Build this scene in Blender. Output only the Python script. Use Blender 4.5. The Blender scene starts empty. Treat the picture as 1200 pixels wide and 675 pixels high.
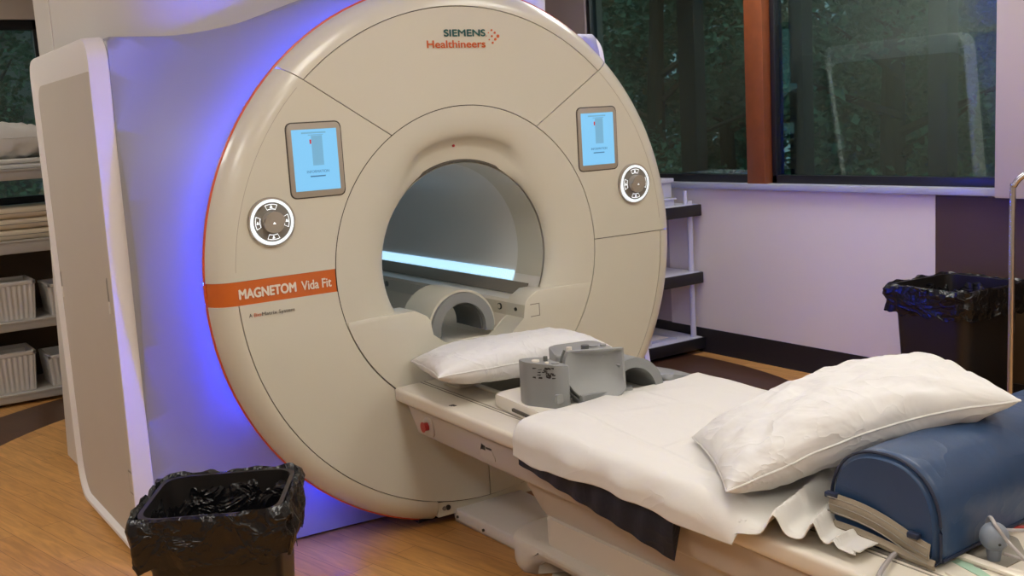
import bpy, bmesh, math, random
from math import sin, cos, pi, radians, sqrt, atan2, hypot
from mathutils import Vector, Matrix, noise
random.seed(7)
SC = bpy.context.scene
COL = SC.collection
HZ = 0.965                      # height of the bore axis
def N3(x, y, z): return noise.noise(Vector((x, y, z)))
def sst(a, b, x):
    t = max(0, min(1, (x - a) / (b - a))); return t * t * (3 - 2 * t)
def TZ(y): return 0.556 + 0.0175 * y      # table top height

# ------------------------------------------------------------------ materials
def mat(name, col, rough=.5, metal=0, emit=None, es=0, coat=0, bump=None, vary=None, trans=0, spec=.5, sheen=0, sss=0):
    m = bpy.data.materials.new(name); m.use_nodes = True
    nt = m.node_tree; b = nt.nodes['Principled BSDF']
    b.inputs['Base Color'].default_value = (*col, 1)
    b.inputs['Roughness'].default_value = rough
    b.inputs['Metallic'].default_value = metal
    b.inputs['Specular IOR Level'].default_value = spec
    b.inputs['Coat Weight'].default_value = coat
    b.inputs['Coat Roughness'].default_value = .08
    b.inputs['Transmission Weight'].default_value = trans
    b.inputs['Sheen Weight'].default_value = sheen
    if emit:
        b.inputs['Emission Color'].default_value = (*emit, 1); b.inputs['Emission Strength'].default_value = es
    tc = nt.nodes.new('ShaderNodeTexCoord')
    if vary:
        sc, amt = vary
        n = nt.nodes.new('ShaderNodeTexNoise'); n.inputs['Scale'].default_value = sc; n.inputs['Detail'].default_value = 4
        r = nt.nodes.new('ShaderNodeMix'); r.data_type = 'RGBA'
        r.inputs[6].default_value = (*[c * (1 - amt) for c in col], 1)
        r.inputs[7].default_value = (*[min(1, c * (1 + amt)) for c in col], 1)
        nt.links.new(tc.outputs['Object'], n.inputs['Vector']); nt.links.new(n.outputs['Fac'], r.inputs[0])
        nt.links.new(r.outputs[2], b.inputs['Base Color'])
    if bump:
        sc, st, dist = bump
        n = nt.nodes.new('ShaderNodeTexNoise'); n.inputs['Scale'].default_value = sc; n.inputs['Detail'].default_value = 5
        bp = nt.nodes.new('ShaderNodeBump'); bp.inputs['Strength'].default_value = st; bp.inputs['Distance'].default_value = dist
        nt.links.new(tc.outputs['Object'], n.inputs['Vector']); nt.links.new(n.outputs['Fac'], bp.inputs['Height'])
        nt.links.new(bp.outputs['Normal'], b.inputs['Normal'])
    return m
M = {}
M['shell'] = mat('scanner cream gloss', (.615, .595, .495), .28, coat=.35, vary=(3, .02))
M['funnel'] = mat('scanner cream satin', (.60, .58, .485), .38, coat=.15, vary=(3, .02))
M['body'] = mat('scanner body satin', (.31, .31, .325), .42, vary=(3, .02))
M['sidepanel'] = mat('side panel satin', (.50, .45, .375), .5, vary=(4, .03), bump=(220, .05, .001))
M['sideframe'] = mat('side panel frame white', (.80, .775, .74), .4)
M['housing'] = mat('magnet top satin', (.62, .585, .53), .45)
M['gap'] = mat('dark seam backing', (.07, .062, .05), .7)
M['orange'] = mat('orange band', (.58, .125, .012), .4, coat=.2)
M['stripe'] = mat('orange red stripe', (.62, .09, .02), .35)
M['ledblue'] = mat('blue light strip', (.02, .03, .4), .4, emit=(.008, .04, 1), es=150)
M['bore'] = mat('bore tube grey', (.74, .73, .69), .35, coat=.1)
M['rail'] = mat('rail cream', (.60, .55, .46), .35)
M['railglass'] = mat('smoked strip', (.22, .20, .17), .25)
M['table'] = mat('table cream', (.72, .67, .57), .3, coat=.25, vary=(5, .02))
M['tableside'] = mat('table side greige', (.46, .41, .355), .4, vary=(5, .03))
M['pedestal'] = mat('pedestal cream', (.60, .545, .46), .4)
M['groove'] = mat('table groove', (.25, .23, .19), .6)
M['black'] = mat('black plastic', (.012, .011, .011), .35)
M['blackmat'] = mat('black matte', (.02, .018, .017), .7)
M['liner'] = mat('black bin liner', (.004, .004, .005), .24, spec=.45, bump=(22, .35, .008))
M['binblack'] = mat('black bin plastic', (.010, .008, .007), .4, bump=(40, .1, .002))
M['grey'] = mat('coil grey', (.235, .245, .245), .42, bump=(300, .06, .0008), vary=(9, .05))
M['greylt'] = mat('coil light grey', (.29, .30, .295), .5)
M['greydk'] = mat('coil dark grey', (.10, .105, .10), .5)
M['white'] = mat('white plastic', (.78, .74, .65), .35)
M['sheet'] = mat('white cotton sheet', (.66, .645, .605), .85, sheen=.2, bump=(35, .18, .004))
M['pillow'] = mat('white pillowcase', (.67, .665, .645), .8, sheen=.2, bump=(30, .15, .004))
M['pillowb'] = mat('thin paper pillowcase', (.70, .70, .69), .75, sheen=.2, bump=(40, .2, .004))
M['pad'] = mat('navy vinyl pad', (.008, .012, .022), .5, bump=(25, .3, .006))
M['bolster'] = mat('blue vinyl', (.022, .055, .13), .38, bump=(18, .22, .006), vary=(8, .12))
M['strap'] = mat('tan webbing', (.30, .255, .19), .85, bump=(160, .4, .002))
M['darkcord'] = mat('dark piping', (.012, .02, .05), .5)
M['ball'] = mat('grey rubber ball', (.20, .23, .28), .45)
M['tube'] = mat('clear grey tubing', (.55, .52, .52), .2, trans=.35)
M['tape'] = mat('green tape', (.33, .50, .38), .6)
M['red'] = mat('red button', (.35, .02, .015), .35)
M['chrome'] = mat('chrome', (.60, .60, .61), .22, metal=1)
M['wallcream'] = mat('wall paint cream', (.56, .49, .42), .6, vary=(2, .02))
M['wallbrown'] = mat('wall brown', (.080, .046, .020), .5, vary=(6, .06))
M['wallpurple'] = mat('wall beige', (.50, .44, .38), .65, vary=(2, .02))
M['panel'] = mat('wall protection panel', (.80, .73, .58), .5, vary=(1.5, .02), bump=(60, .05, .001))
M['basebd'] = mat('dark cove base', (.014, .010, .009), .5)
M['sill'] = mat('sill laminate', (.40, .42, .48), .3)
M['framedk'] = mat('window frame dark', (.010, .011, .013), .35)
M['framemid'] = mat('outer mullion dark', (.022, .030, .040), .4)
M['redwood'] = mat('cherry wood', (.22, .062, .018), .4, vary=(14, .25))
M['ceil'] = mat('ceiling tile', (.62, .60, .56), .9, bump=(90, .3, .002))
M['lamp'] = mat('lamp diffuser', (.8, .8, .8), .5, emit=(1, .965, .885), es=10.2)
M['rack'] = mat('rack grey enamel', (.50, .48, .44), .45)
M['bin'] = mat('white ribbed tub', (.66, .64, .60), .5)
M['cartwhite'] = mat('rack white', (.55, .55, .60), .4)
M['yellowpad'] = mat('cream foam pad', (.66, .57, .42), .7, bump=(60, .15, .003))
M['teal'] = mat('teal lettering', (.004, .085, .085), .5)
M['ored'] = mat('orange lettering', (.60, .11, .02), .5)
M['letterwhite'] = mat('white lettering', (.80, .72, .60), .5)
M['letterdk'] = mat('dark lettering', (.05, .045, .04), .5)
M['screen'] = mat('screen cyan', (.02, .03, .04), .2, emit=(.22, .58, .90), es=1.0)
M['screenw'] = mat('screen pale', (.02, .03, .04), .2, emit=(.20, .48, .70), es=.85)
M['screend'] = mat('screen mark', (.02, .03, .04), .3, emit=(.06, .24, .5), es=.6)
M['screenred'] = mat('screen red mark', (.3, .01, .01), .3, emit=(.6, .02, .02), es=.6)
M['bezel'] = mat('bezel greige', (.36, .32, .26), .35)
M['ringlit'] = mat('lit dial ring', (.4, .4, .4), .3, emit=(.86, .95, 1), es=.85)
M['iconlit'] = mat('lit icon', (.5, .5, .5), .3, emit=(.9, .95, 1), es=1.3)
M['dialface'] = mat('dial face grey', (.20, .19, .165), .35)
M['knob'] = mat('dial knob', (.36, .33, .28), .3, coat=.3)
M['leaf'] = mat('dark green leaves', (.075, .19, .12), .55, vary=(2.5, .5))
M['bark'] = mat('tree bark', (.04, .03, .022), .9, vary=(6, .3))
M['ground'] = mat('outdoor ground', (.03, .045, .02), .95)
M['mount'] = mat('grey concrete facade', (.25, .26, .27), .8)

def creases(m, sc, dist):
    nt = m.node_tree; b = nt.nodes['Principled BSDF']; tc = nt.nodes.new('ShaderNodeTexCoord'); mp = nt.nodes.new('ShaderNodeMapping')
    mp.inputs['Rotation'].default_value = (.4, .3, .6); mp.inputs['Scale'].default_value = (1, .38, 1)
    n = nt.nodes.new('ShaderNodeTexNoise'); n.inputs['Scale'].default_value = sc; n.inputs['Detail'].default_value = 3; n.inputs['Distortion'].default_value = .6
    nt.links.new(tc.outputs['Object'], mp.inputs[0]); nt.links.new(mp.outputs[0], n.inputs['Vector'])
    a = nt.nodes.new('ShaderNodeMath'); a.operation = 'SUBTRACT'; a.inputs[1].default_value = .5; nt.links.new(n.outputs['Fac'], a.inputs[0])
    c = nt.nodes.new('ShaderNodeMath'); c.operation = 'ABSOLUTE'; nt.links.new(a.outputs[0], c.inputs[0])
    d = nt.nodes.new('ShaderNodeMath'); d.operation = 'POWER'; d.inputs[1].default_value = .6; nt.links.new(c.outputs[0], d.inputs[0])
    bp = nt.nodes.new('ShaderNodeBump'); bp.invert = True; bp.inputs['Strength'].default_value = .55; bp.inputs['Distance'].default_value = dist
    nt.links.new(d.outputs[0], bp.inputs['Height'])
    old = [l for l in nt.links if l.to_node == b and l.to_socket.name == 'Normal']
    if old: nt.links.new(old[0].from_socket, bp.inputs['Normal'])
    nt.links.new(bp.outputs[0], b.inputs['Normal'])
creases(M['pillow'], 9, .018); creases(M['pillowb'], 11, .014); creases(M['sheet'], 6, .008); creases(M['liner'], 14, .03); creases(M['bolster'], 7, .006); creases(M['pad'], 9, .012)
# bore light with ribs
m = mat('ribbed bore lamp', (.5, .6, .7), .4, emit=(.42, .72, 1), es=2.2); M['borelamp'] = m
nt = m.node_tree; tc = nt.nodes.new('ShaderNodeTexCoord'); w = nt.nodes.new('ShaderNodeTexWave'); w.bands_direction = 'Y'
w.inputs['Scale'].default_value = 22; cr = nt.nodes.new('ShaderNodeMapRange'); cr.inputs[3].default_value = .75; cr.inputs[4].default_value = 1.7
nt.links.new(tc.outputs['Object'], w.inputs['Vector']); nt.links.new(w.outputs['Fac'], cr.inputs[0])
nt.links.new(cr.outputs[0], nt.nodes['Principled BSDF'].inputs['Emission Strength'])

# glass: thin pane that both reflects and lets the outside through
m = bpy.data.materials.new('window glass'); m.use_nodes = True; nt = m.node_tree; nt.nodes.clear()
o = nt.nodes.new('ShaderNodeOutputMaterial'); mx = nt.nodes.new('ShaderNodeMixShader'); t = nt.nodes.new('ShaderNodeBsdfTransparent')
t.inputs[0].default_value = (.58, .74, .71, 1); g = nt.nodes.new('ShaderNodeBsdfGlossy'); g.inputs['Roughness'].default_value = .015
g.inputs['Color'].default_value = (.75, .9, .88, 1)
fr = nt.nodes.new('ShaderNodeLayerWeight'); pw = nt.nodes.new('ShaderNodeMath'); pw.operation = 'POWER'; pw.inputs[1].default_value = 3
ma = nt.nodes.new('ShaderNodeMath'); ma.operation = 'MULTIPLY_ADD'; ma.inputs[1].default_value = .8; ma.inputs[2].default_value = .15
nt.links.new(fr.outputs['Facing'], pw.inputs[0]); nt.links.new(pw.outputs[0], ma.inputs[0]); nt.links.new(ma.outputs[0], mx.inputs[0]); nt.links.new(t.outputs[0], mx.inputs[1]); nt.links.new(g.outputs[0], mx.inputs[2]); nt.links.new(mx.outputs[0], o.inputs[0])
M['glass'] = m

# floor: light maple vinyl disc, dark ring, light outside
m = bpy.data.materials.new('sheet vinyl floor'); m.use_nodes = True; nt = m.node_tree; b = nt.nodes['Principled BSDF']; L = nt.links.new
tc = nt.nodes.new('ShaderNodeTexCoord')
def math_n(op, a=None, c=None, v=None):
    n = nt.nodes.new('ShaderNodeMath'); n.operation = op
    if a is not None: L(a, n.inputs[0])
    if c is not None: L(c, n.inputs[1])
    if v is not None: n.inputs[1].default_value = v
    return n.outputs[0]
mp = nt.nodes.new('ShaderNodeMapping'); mp.inputs['Location'].default_value = (-.42, -.92, 0); L(tc.outputs['Object'], mp.inputs[0])
ln = nt.nodes.new('ShaderNodeVectorMath'); ln.operation = 'LENGTH'; L(mp.outputs[0], ln.inputs[0])
dk = math_n('MULTIPLY', math_n('GREATER_THAN', ln.outputs['Value'], v=2.30), math_n('LESS_THAN', ln.outputs['Value'], v=2.31))
# ring test built from two centres (see FLOOR_* below)
rot = nt.nodes.new('ShaderNodeMapping'); rot.inputs['Rotation'].default_value = (0, 0, radians(78)); L(tc.outputs['Object'], rot.inputs[0])
br = nt.nodes.new('ShaderNodeTexBrick'); L(rot.outputs[0], br.inputs['Vector'])
br.inputs['Color1'].default_value = (.60, .315, .10, 1); br.inputs['Color2'].default_value = (.50, .245, .07, 1); br.inputs['Mortar'].default_value = (.25, .11, .03, 1)
br.inputs['Scale'].default_value = 1; br.inputs['Mortar Size'].default_value = .0012; br.inputs['Brick Width'].default_value = .9; br.inputs['Row Height'].default_value = .095; br.inputs['Bias'].default_value = -.1
gm = nt.nodes.new('ShaderNodeMapping'); gm.inputs['Scale'].default_value = (1.6, 14, 1); L(rot.outputs[0], gm.inputs[0])
gn = nt.nodes.new('ShaderNodeTexNoise'); gn.inputs['Scale'].default_value = 3; gn.inputs['Detail'].default_value = 6; gn.inputs['Distortion'].default_value = 1.2; L(gm.outputs[0], gn.inputs['Vector'])
gr = nt.nodes.new('ShaderNodeMapRange'); gr.inputs[1].default_value = .3; gr.inputs[2].default_value = .7; gr.inputs[3].default_value = .80; gr.inputs[4].default_value = 1.15; L(gn.outputs['Fac'], gr.inputs[0])
mu = nt.nodes.new('ShaderNodeVectorMath'); mu.operation = 'SCALE'; L(br.outputs['Color'], mu.inputs[0]); L(gr.outputs[0], mu.inputs['Scale'])
mu2 = nt.nodes.new('ShaderNodeVectorMath'); mu2.operation = 'SCALE'; mu2.inputs[0].default_value = (.075, .034, .018); L(gr.outputs[0], mu2.inputs['Scale'])
def dist(cx, cy):
    n = nt.nodes.new('ShaderNodeVectorMath'); n.operation = 'DISTANCE'; L(tc.outputs['Object'], n.inputs[0]); n.inputs[1].default_value = (cx, cy, 0); return n.outputs['Value']
inner = math_n('LESS_THAN', dist(.05, 1.20), v=1.87)
outer = math_n('LESS_THAN', dist(.05, 1.20), v=2.29)
mixa = nt.nodes.new('ShaderNodeMix'); mixa.data_type = 'RGBA'; L(outer, mixa.inputs[0]); L(mu.outputs[0], mixa.inputs[6]); L(mu2.outputs[0], mixa.inputs[7])
mixb = nt.nodes.new('ShaderNodeMix'); mixb.data_type = 'RGBA'; L(inner, mixb.inputs[0]); L(mixa.outputs[2], mixb.inputs[6]); L(mu.outputs[0], mixb.inputs[7])
L(mixb.outputs[2], b.inputs['Base Color']); b.inputs['Roughness'].default_value = .36; b.inputs['Specular IOR Level'].default_value = .35
M['floor'] = m
FLOOR_NODES = (inner, outer)

# ------------------------------------------------------------------ mesh helpers
def obj(name, bm, m, parent=None, smooth=35, loc=None, rot=None):
    me = bpy.data.meshes.new(name); bmesh.ops.recalc_face_normals(bm, faces=bm.faces[:]); bm.to_mesh(me); bm.free()
    if smooth:
        for p in me.polygons: p.use_smooth = True
        me.set_sharp_from_angle(angle=radians(smooth))
    me.materials.append(M[m] if isinstance(m, str) else m)
    o = bpy.data.objects.new(name, me); COL.objects.link(o)
    if loc: o.location = loc
    if rot: o.rotation_euler = rot
    if parent: o.parent = parent
    return o
def tag(o, label, cat, group=None):
    o['label'] = label; o['category'] = cat
    if group: o['group'] = group
    return o
def thing(name, label, cat, loc=(0, 0, 0), rz=0, group=None):
    o = bpy.data.objects.new(name, None); COL.objects.link(o); o.location = loc; o.rotation_euler = (0, 0, rz)
    o.empty_display_size = .05
    return tag(o, label, cat, group)
def struct(name, bm, m, parent=None, smooth=35):
    o = obj(name, bm, m, parent, smooth)
    if not parent: o['kind'] = 'structure'
    return o
def B(): return bmesh.new()
def box(bm, x0, x1, y0, y1, z0, z1, bev=0, seg=2):
    r = bmesh.ops.create_cube(bm, size=1); vs = r['verts']
    for v in vs: v.co = Vector(((x0 + x1) / 2 + v.co.x * (x1 - x0), (y0 + y1) / 2 + v.co.y * (y1 - y0), (z0 + z1) / 2 + v.co.z * (z1 - z0)))
    if bev:
        es = list({e for v in vs for e in v.link_edges})
        bmesh.ops.bevel(bm, geom=es, offset=bev, segments=seg, profile=.5, affect='EDGES')
    return bm
def bx(*a, **k): return box(B(), *a, **k)
def prism(bm, pts, axis, a0, a1, bev=0, seg=2):
    """pts: outline in the two other axes (x,z for 'y'; y,z for 'x'; x,y for 'z')"""
    def P(p, a):
        return {'y': (p[0], a, p[1]), 'x': (a, p[0], p[1]), 'z': (p[0], p[1], a)}[axis]
    v0 = [bm.verts.new(P(p, a0)) for p in pts]; v1 = [bm.verts.new(P(p, a1)) for p in pts]
    n = len(pts); fs = [bm.faces.new(v0), bm.faces.new(v1[::-1])]
    for i in range(n): fs.append(bm.faces.new((v0[i], v0[(i + 1) % n], v1[(i + 1) % n], v1[i])))
    if bev:
        es = [e for e in fs[0].edges] + [e for e in fs[1].edges]
        bmesh.ops.bevel(bm, geom=es, offset=bev, segments=seg, profile=.5, affect='EDGES')
    return bm
def rpoly(pts, r, n=6):
    """round the corners of a polygon; r a number or list"""
    out = []; N = len(pts)
    for i, p in enumerate(pts):
        ri = r[i] if isinstance(r, (list, tuple)) else r
        p = Vector(p); a = (Vector(pts[i - 1]) - p); c = (Vector(pts[(i + 1) % N]) - p)
        if ri <= 0: out.append(tuple(p)); continue
        la, lc = a.length, c.length; ri = min(ri, la * .49, lc * .49)
        A = p + a.normalized() * ri; Cc = p + c.normalized() * ri
        for k in range(n + 1):
            t = k / n; q = (1 - t) ** 2 * A + 2 * t * (1 - t) * p + t * t * Cc; out.append((q.x, q.y))
    return out
def tube(bm, pts, r, n=8, closed=False, cap=True):
    pts = [Vector(p) for p in pts]; N = len(pts); rings = []
    up = Vector((0, 0, 1))
    for i, p in enumerate(pts):
        if closed: d = pts[(i + 1) % N] - pts[i - 1]
        else: d = pts[min(i + 1, N - 1)] - pts[max(i - 1, 0)]
        d.normalize(); s = d.cross(up)
        if s.length < .05: s = d.cross(Vector((0, 1, 0)))
        s.normalize(); u = s.cross(d); rr = r[i] if isinstance(r, (list, tuple)) else r
        rings.append([bm.verts.new(p + s * cos(2 * pi * k / n) * rr + u * sin(2 * pi * k / n) * rr) for k in range(n)])
    for i in range(N if closed else N - 1):
        a, b2 = rings[i], rings[(i + 1) % N]
        for k in range(n): bm.faces.new((a[k], a[(k + 1) % n], b2[(k + 1) % n], b2[k]))
    if cap and not closed: bm.faces.new(rings[0]); bm.faces.new(rings[-1][::-1])
    return bm
def spline(pts, n=8):
    P = [Vector(p) for p in pts]; out = []
    for i in range(len(P) - 1):
        a, b2, c, d = P[max(i - 1, 0)], P[i], P[i + 1], P[min(i + 2, len(P) - 1)]
        for k in range(n):
            t = k / n
            out.append(.5 * ((2 * b2) + (c - a) * t + (2 * a - 5 * b2 + 4 * c - d) * t * t + (3 * b2 - a - 3 * c + d) * t ** 3))
    out.append(P[-1]); return out
def cyl(bm, c, r, h, axis='z', n=32, r2=None, bev=0):
    r2 = r if r2 is None else r2
    res = bmesh.ops.create_cone(bm, cap_ends=True, segments=n, radius1=r, radius2=r2, depth=h)
    vs = res['verts']
    R = {'z': Matrix(), 'y': Matrix.Rotation(pi / 2, 4, 'X'), 'x': Matrix.Rotation(pi / 2, 4, 'Y')}[axis]
    for v in vs: v.co = (R @ v.co) + Vector(c)
    if bev:
        es = [e for e in {e for v in vs for e in v.link_edges} if len(e.link_faces) == 2 and e.calc_face_angle(0) > .8]
        bmesh.ops.bevel(bm, geom=es, offset=bev, segments=2, profile=.5, affect='EDGES')
    return bm
def grid(bm, nu, nv, f, close_u=False):
    vs = [[bm.verts.new(f(i / nu, j / nv)) for j in range(nv + 1)] for i in range(nu + (0 if close_u else 1))]
    for i in range(nu):
        for j in range(nv):
            a, b2 = vs[i], vs[(i + 1) % len(vs)]
            try: bm.faces.new((a[j], b2[j], b2[j + 1], a[j + 1]))
            except ValueError: pass
    return vs
def rev(prof, a0, a1, n=180, y_off=0):
    """revolve profile (r, y) about the bore axis from angle a0 to a1 (degrees, 0 = +x, 90 = up)"""
    bm = B(); full = abs(a1 - a0) >= 360
    vs = []
    for i in range(n if full else n + 1):
        a = radians(a0 + (a1 - a0) * i / n)
        vs.append([bm.verts.new((r * cos(a), y + y_off, HZ + r * sin(a))) for r, y in prof])
    for i in range(n):
        A, C = vs[i], vs[(i + 1) % len(vs)]
        for j in range(len(prof) - 1): bm.faces.new((A[j], C[j], C[j + 1], A[j + 1]))
    return bm
def cut(bm, p, n, shift=0):
    """remove what lies on the side the normal (x,z) points to"""
    n = Vector((n[0], 0, n[1])).normalized(); p = Vector((p[0], 0, p[1])) - n * shift
    bmesh.ops.bisect_plane(bm, geom=bm.verts[:] + bm.edges[:] + bm.faces[:], plane_co=p, plane_no=n, clear_outer=True, dist=1e-6)
    return bm
def solid(bm, th):
    bmesh.ops.recalc_face_normals(bm, faces=bm.faces[:])
    s = sum(f.normal.y * f.calc_area() for f in bm.faces)
    if s > 0: bmesh.ops.reverse_faces(bm, faces=bm.faces[:])
    bmesh.ops.solidify(bm, geom=bm.faces[:], thickness=th)
    return bm
def text(name, s, m, parent, x, z, h, width=None, y=-.002, bold=.0, align='LEFT', rot=(pi / 2, 0, 0), base=None, ext=.0006, dirx=None):
    cu = bpy.data.curves.new(name, 'FONT'); cu.body = s; cu.size = 1; cu.extrude = 0; cu.align_x = 'LEFT'
    t = bpy.data.objects.new('tmp', cu); COL.objects.link(t); bpy.context.view_layer.update()
    me = bpy.data.meshes.new_from_object(t.evaluated_get(bpy.context.evaluated_depsgraph_get()))
    bpy.data.objects.remove(t); bpy.data.curves.remove(cu)
    xs = [v.co.x for v in me.vertices]; ys = [v.co.y for v in me.vertices]
    w = max(xs) - min(xs); hh = .72                       # cap height of the built-in font
    sy = h / hh; sx = (width / w) if width else sy
    x0 = min(xs)
    for v in me.vertices: v.co = Vector(((v.co.x - x0) * sx, v.co.y * sy, 0))
    bm = B(); bm.from_mesh(me); bpy.data.meshes.remove(me)
    if bold:
        base_ = bm.faces[:]
        for k, (ddx, ddy) in enumerate(((bold, 0), (bold / 2, bold / 2), (bold / 2, -bold / 2))):
            d = bmesh.ops.duplicate(bm, geom=base_)
            for v in [q for q in d['geom'] if isinstance(q, bmesh.types.BMVert)]: v.co.x += ddx * h; v.co.y += ddy * h; v.co.z += .00012 * (k + 1)
    r = bmesh.ops.extrude_face_region(bm, geom=bm.faces[:])
    for v in [g for g in r['geom'] if isinstance(g, bmesh.types.BMVert)]: v.co.z += ext
    return obj(name, bm, m, parent, smooth=0, loc=(x, y, z), rot=rot)

# ================================================================== SETTING
WX = 2.46
YB = 3.95
XL, YF, ZC = -4.2, -5.6, 2.75
struct('floor', bx(XL - .1, WX + .1, YF - .1, YB + .1, -.08, 0), 'floor', smooth=0)
struct('ceiling', bx(XL - .1, WX + .1, YF - .1, YB + .1, ZC, ZC + .1), 'ceil', smooth=0)
struct('wall_left', bx(XL - .12, XL, YF, YB, 0, ZC), 'wallpurple', smooth=0)
struct('wall_front', bx(XL, WX, YF - .12, YF, 0, ZC), 'wallpurple', smooth=0)
# window wall on the right: below, above, and piers
WB, WT = 1.0, 2.45
bm = B(); box(bm, WX, WX + .15, YF, YB, 0, WB); box(bm, WX, WX + .15, YF, YB, WT, ZC)
box(bm, WX, WX + .15, 2.42, YB, WB, WT); box(bm, WX, WX + .15, -2.2, -.70, WB, WT); box(bm, WX, WX + .15, YF, -4.8, WB, WT)
box(bm, WX, WX + .15, -4.8, -2.2, WB, WT)
struct('wall_right', bm, 'wallpurple', smooth=0)
# column between the windows, proud of the wall
struct('trim_1', bx(WX - .10, WX + .02, -1.25, -.55, .99, ZC, bev=.006), 'wallcream')
# brown lower wainscot in front of the column
struct('trim_2', bx(WX - .012, WX - .001, -4.0, -.20, .142, .985), 'wallbrown', smooth=0)
# pale protection panel, baseboard
struct('trim_3', prism(B(), rpoly([(-.20, .142), (1.66, .142), (1.66, .992), (-.20, .992)], [0, 0, .05, 0]), 'x', WX - .014, WX - .001), 'panel', smooth=0)
struct('baseboard_right', prism(B(), [(WX - .001, 0), (WX - .028, 0), (WX - .022, .012), (WX - .018, .145), (WX - .001, .145)], 'y', YF, YB), 'basebd')
# sill
bm = B(); box(bm, WX - .05, WX + .14, -.60, 1.66, .992, 1.026, bev=.004)
struct('trim_4', bm, 'sill')
# windows on the right wall
def window_right(n, y0, y1, mull):
    bm = B(); x0, x1 = WX + .015, WX + .075; z0, z1 = 1.026, WT
    for a in ((y0, y0 + .035, z0, z1), (y1 - .035, y1, z0, z1), (y0, y1, z0, z0 + .045), (y0, y1, z1 - .045, z1)):
        box(bm, x0, x1, a[0], a[1], a[2], a[3], bev=.003)
    w = bpy.data.objects.new('window_%d' % n, None); COL.objects.link(w); w['kind'] = 'structure'
    obj('window_frame', bm, 'framedk', w)
    obj('window_pane', bx(WX + .045, WX + .051, y0 + .03, y1 - .03, z0 + .04, z1 - .04), 'glass', w, smooth=0)
    for (a, c) in mull:
        bm = B(); box(bm, WX + .056, WX + .14, a, c, z0 + .03, z1 - .03, bev=.003)
        obj('mullion', bm, 'framemid', w)
    return w
window_right(1, .985, 2.42, [(1.46, 1.60)])
window_right(2, -.60, .835, [(-.215, -.11), (.645, .74)])
struct('trim_5', bx(WX - .035, WX + .12, .842, .975, 1.012, ZC, bev=.004), 'redwood')
# back wall with window behind the linen rack
W3 = (-2.9, -.60, 1.12, 2.24)
bm = B(); box(bm, XL, WX, YB, YB + .15, 0, W3[2]); box(bm, XL, WX, YB, YB + .15, W3[3], ZC)
box(bm, XL, W3[0], YB, YB + .15, W3[2], W3[3]); box(bm, W3[1], WX, YB, YB + .15, W3[2], W3[3])
struct('wall_back', bm, 'wallpurple', smooth=0)
w = bpy.data.objects.new('window_3', None); COL.objects.link(w); w['kind'] = 'structure'
bm = B(); x0, x1, z0, z1 = W3
for a in ((x0, x1, z0, z0 + .045), (x0, x1, z1 - .06, z1), (x0, x0 + .05, z0, z1), (x1 - .05, x1, z0, z1)): box(bm, a[0], a[1], YB + .02, YB + .08, a[2], a[3], bev=.003)
obj('window_frame', bm, 'framedk', w)
obj('window_pane', bx(x0 + .04, x1 - .04, YB + .045, YB + .051, z0 + .04, z1 - .04), 'glass', w, smooth=0)
obj('window_sill', bx(x0, x1, YB - .06, YB + .02, z0 - .03, z0, bev=.004), 'sill', w)
struct('baseboard_back', bx(XL, WX, YB - .018, YB, 0, .145), 'basebd')
# ceiling lights
def ceiling_light(x, y, lab):
    t = thing('ceiling_light', lab, 'ceiling light', (x, y, ZC), 0, 'ceiling light panels')
    bm = B()
    for a in ((-.32, .32, -.62, -.60), (-.32, .32, .60, .62), (-.32, -.30, -.6, .6), (.30, .32, -.6, .6)): box(bm, *a, -.02, 0)
    obj('frame', bm, 'white', t, smooth=0); obj('diffuser', bx(-.30, .30, -.60, .60, -.012, -.004), 'lamp', t, smooth=0)
LIGHTS = [(-.6, -1.6), (1.3, -1.6), (-2.6, -1.6), (-.6, -3.9), (1.4, -3.9), (-2.9, -3.9), (-2.7, 1.3), (1.85, .55), (-2.4, 3.1)]
for i, (x, y) in enumerate(LIGHTS):
    ceiling_light(x, y, 'flat white ceiling light panel set flush in the ceiling')

# ================================================================== SCANNER
S = thing('mri_scanner', 'large cream ring-faced scanner with glowing blue rim and open central bore', 'scanner')
R1, R2, RR = .55, .892, .972
RIM = [(R2, 0), (.905, .001), (.92, .005), (.936, .012), (.95, .023), (.961, .036), (.968, .048), (RR, .060)]
FACE = [(R1, 0)] + [(R1 + (R2 - R1) * k / 8, 0) for k in range(1, 9)]
g = .0016
SL = ((-.30, 1.424), (-.36, .231)); SR = ((.30, 1.424), (.36, .231))     # seam start, direction
nL = (-.231, -.36); nR = (.231, -.36)                                 # normals pointing outward-below of the top piece
BT, BB, RS = .997, .923, .976                                         # band top, band bottom, right seam
def face_piece(name, prof, a0, a1, cuts, m='shell', th=.008, lab=None):
    prof = list(prof)
    bm = rev(prof, a0, a1, 220)
    for p, n in cuts: cut(bm, p, n, g)
    solid(bm, th)
    o = obj(name, bm, m, S, 40)
    if lab: o['label'] = lab
    return o
def shrink(prof, a=0, c=0):
    p = list(prof); p[0] = (p[0][0] + a, p[0][1]); p[-1] = (p[-1][0] - c, p[-1][1]); return p
face_in = shrink(FACE, g, g); rim = shrink(RIM, g, 0); full = shrink(FACE, g, 0) + RIM[1:]
face_piece('front_panel', face_in, 20, 160, [(SL[0], nL), (SR[0], nR)])
face_piece('rim_panel', rim, 20, 160, [(SL[0], nL), (SR[0], nR)])
up = lambda n: (-n[0], -n[1])
face_piece('front_panel', full, 100, 260, [(SL[0], up(nL)), ((0, BT), (0, -1))])
face_piece('front_panel', full, -80, 80, [(SR[0], up(nR)), ((0, RS), (0, -1))])
face_piece('front_panel', face_in, 170, 270, [((0, BB), (0, 1)), ((0, 0), (1, 0))])
face_piece('rim_panel', rim, 170, 270, [((0, BB), (0, 1)), ((-.225, 0), (1, 0))])
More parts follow.
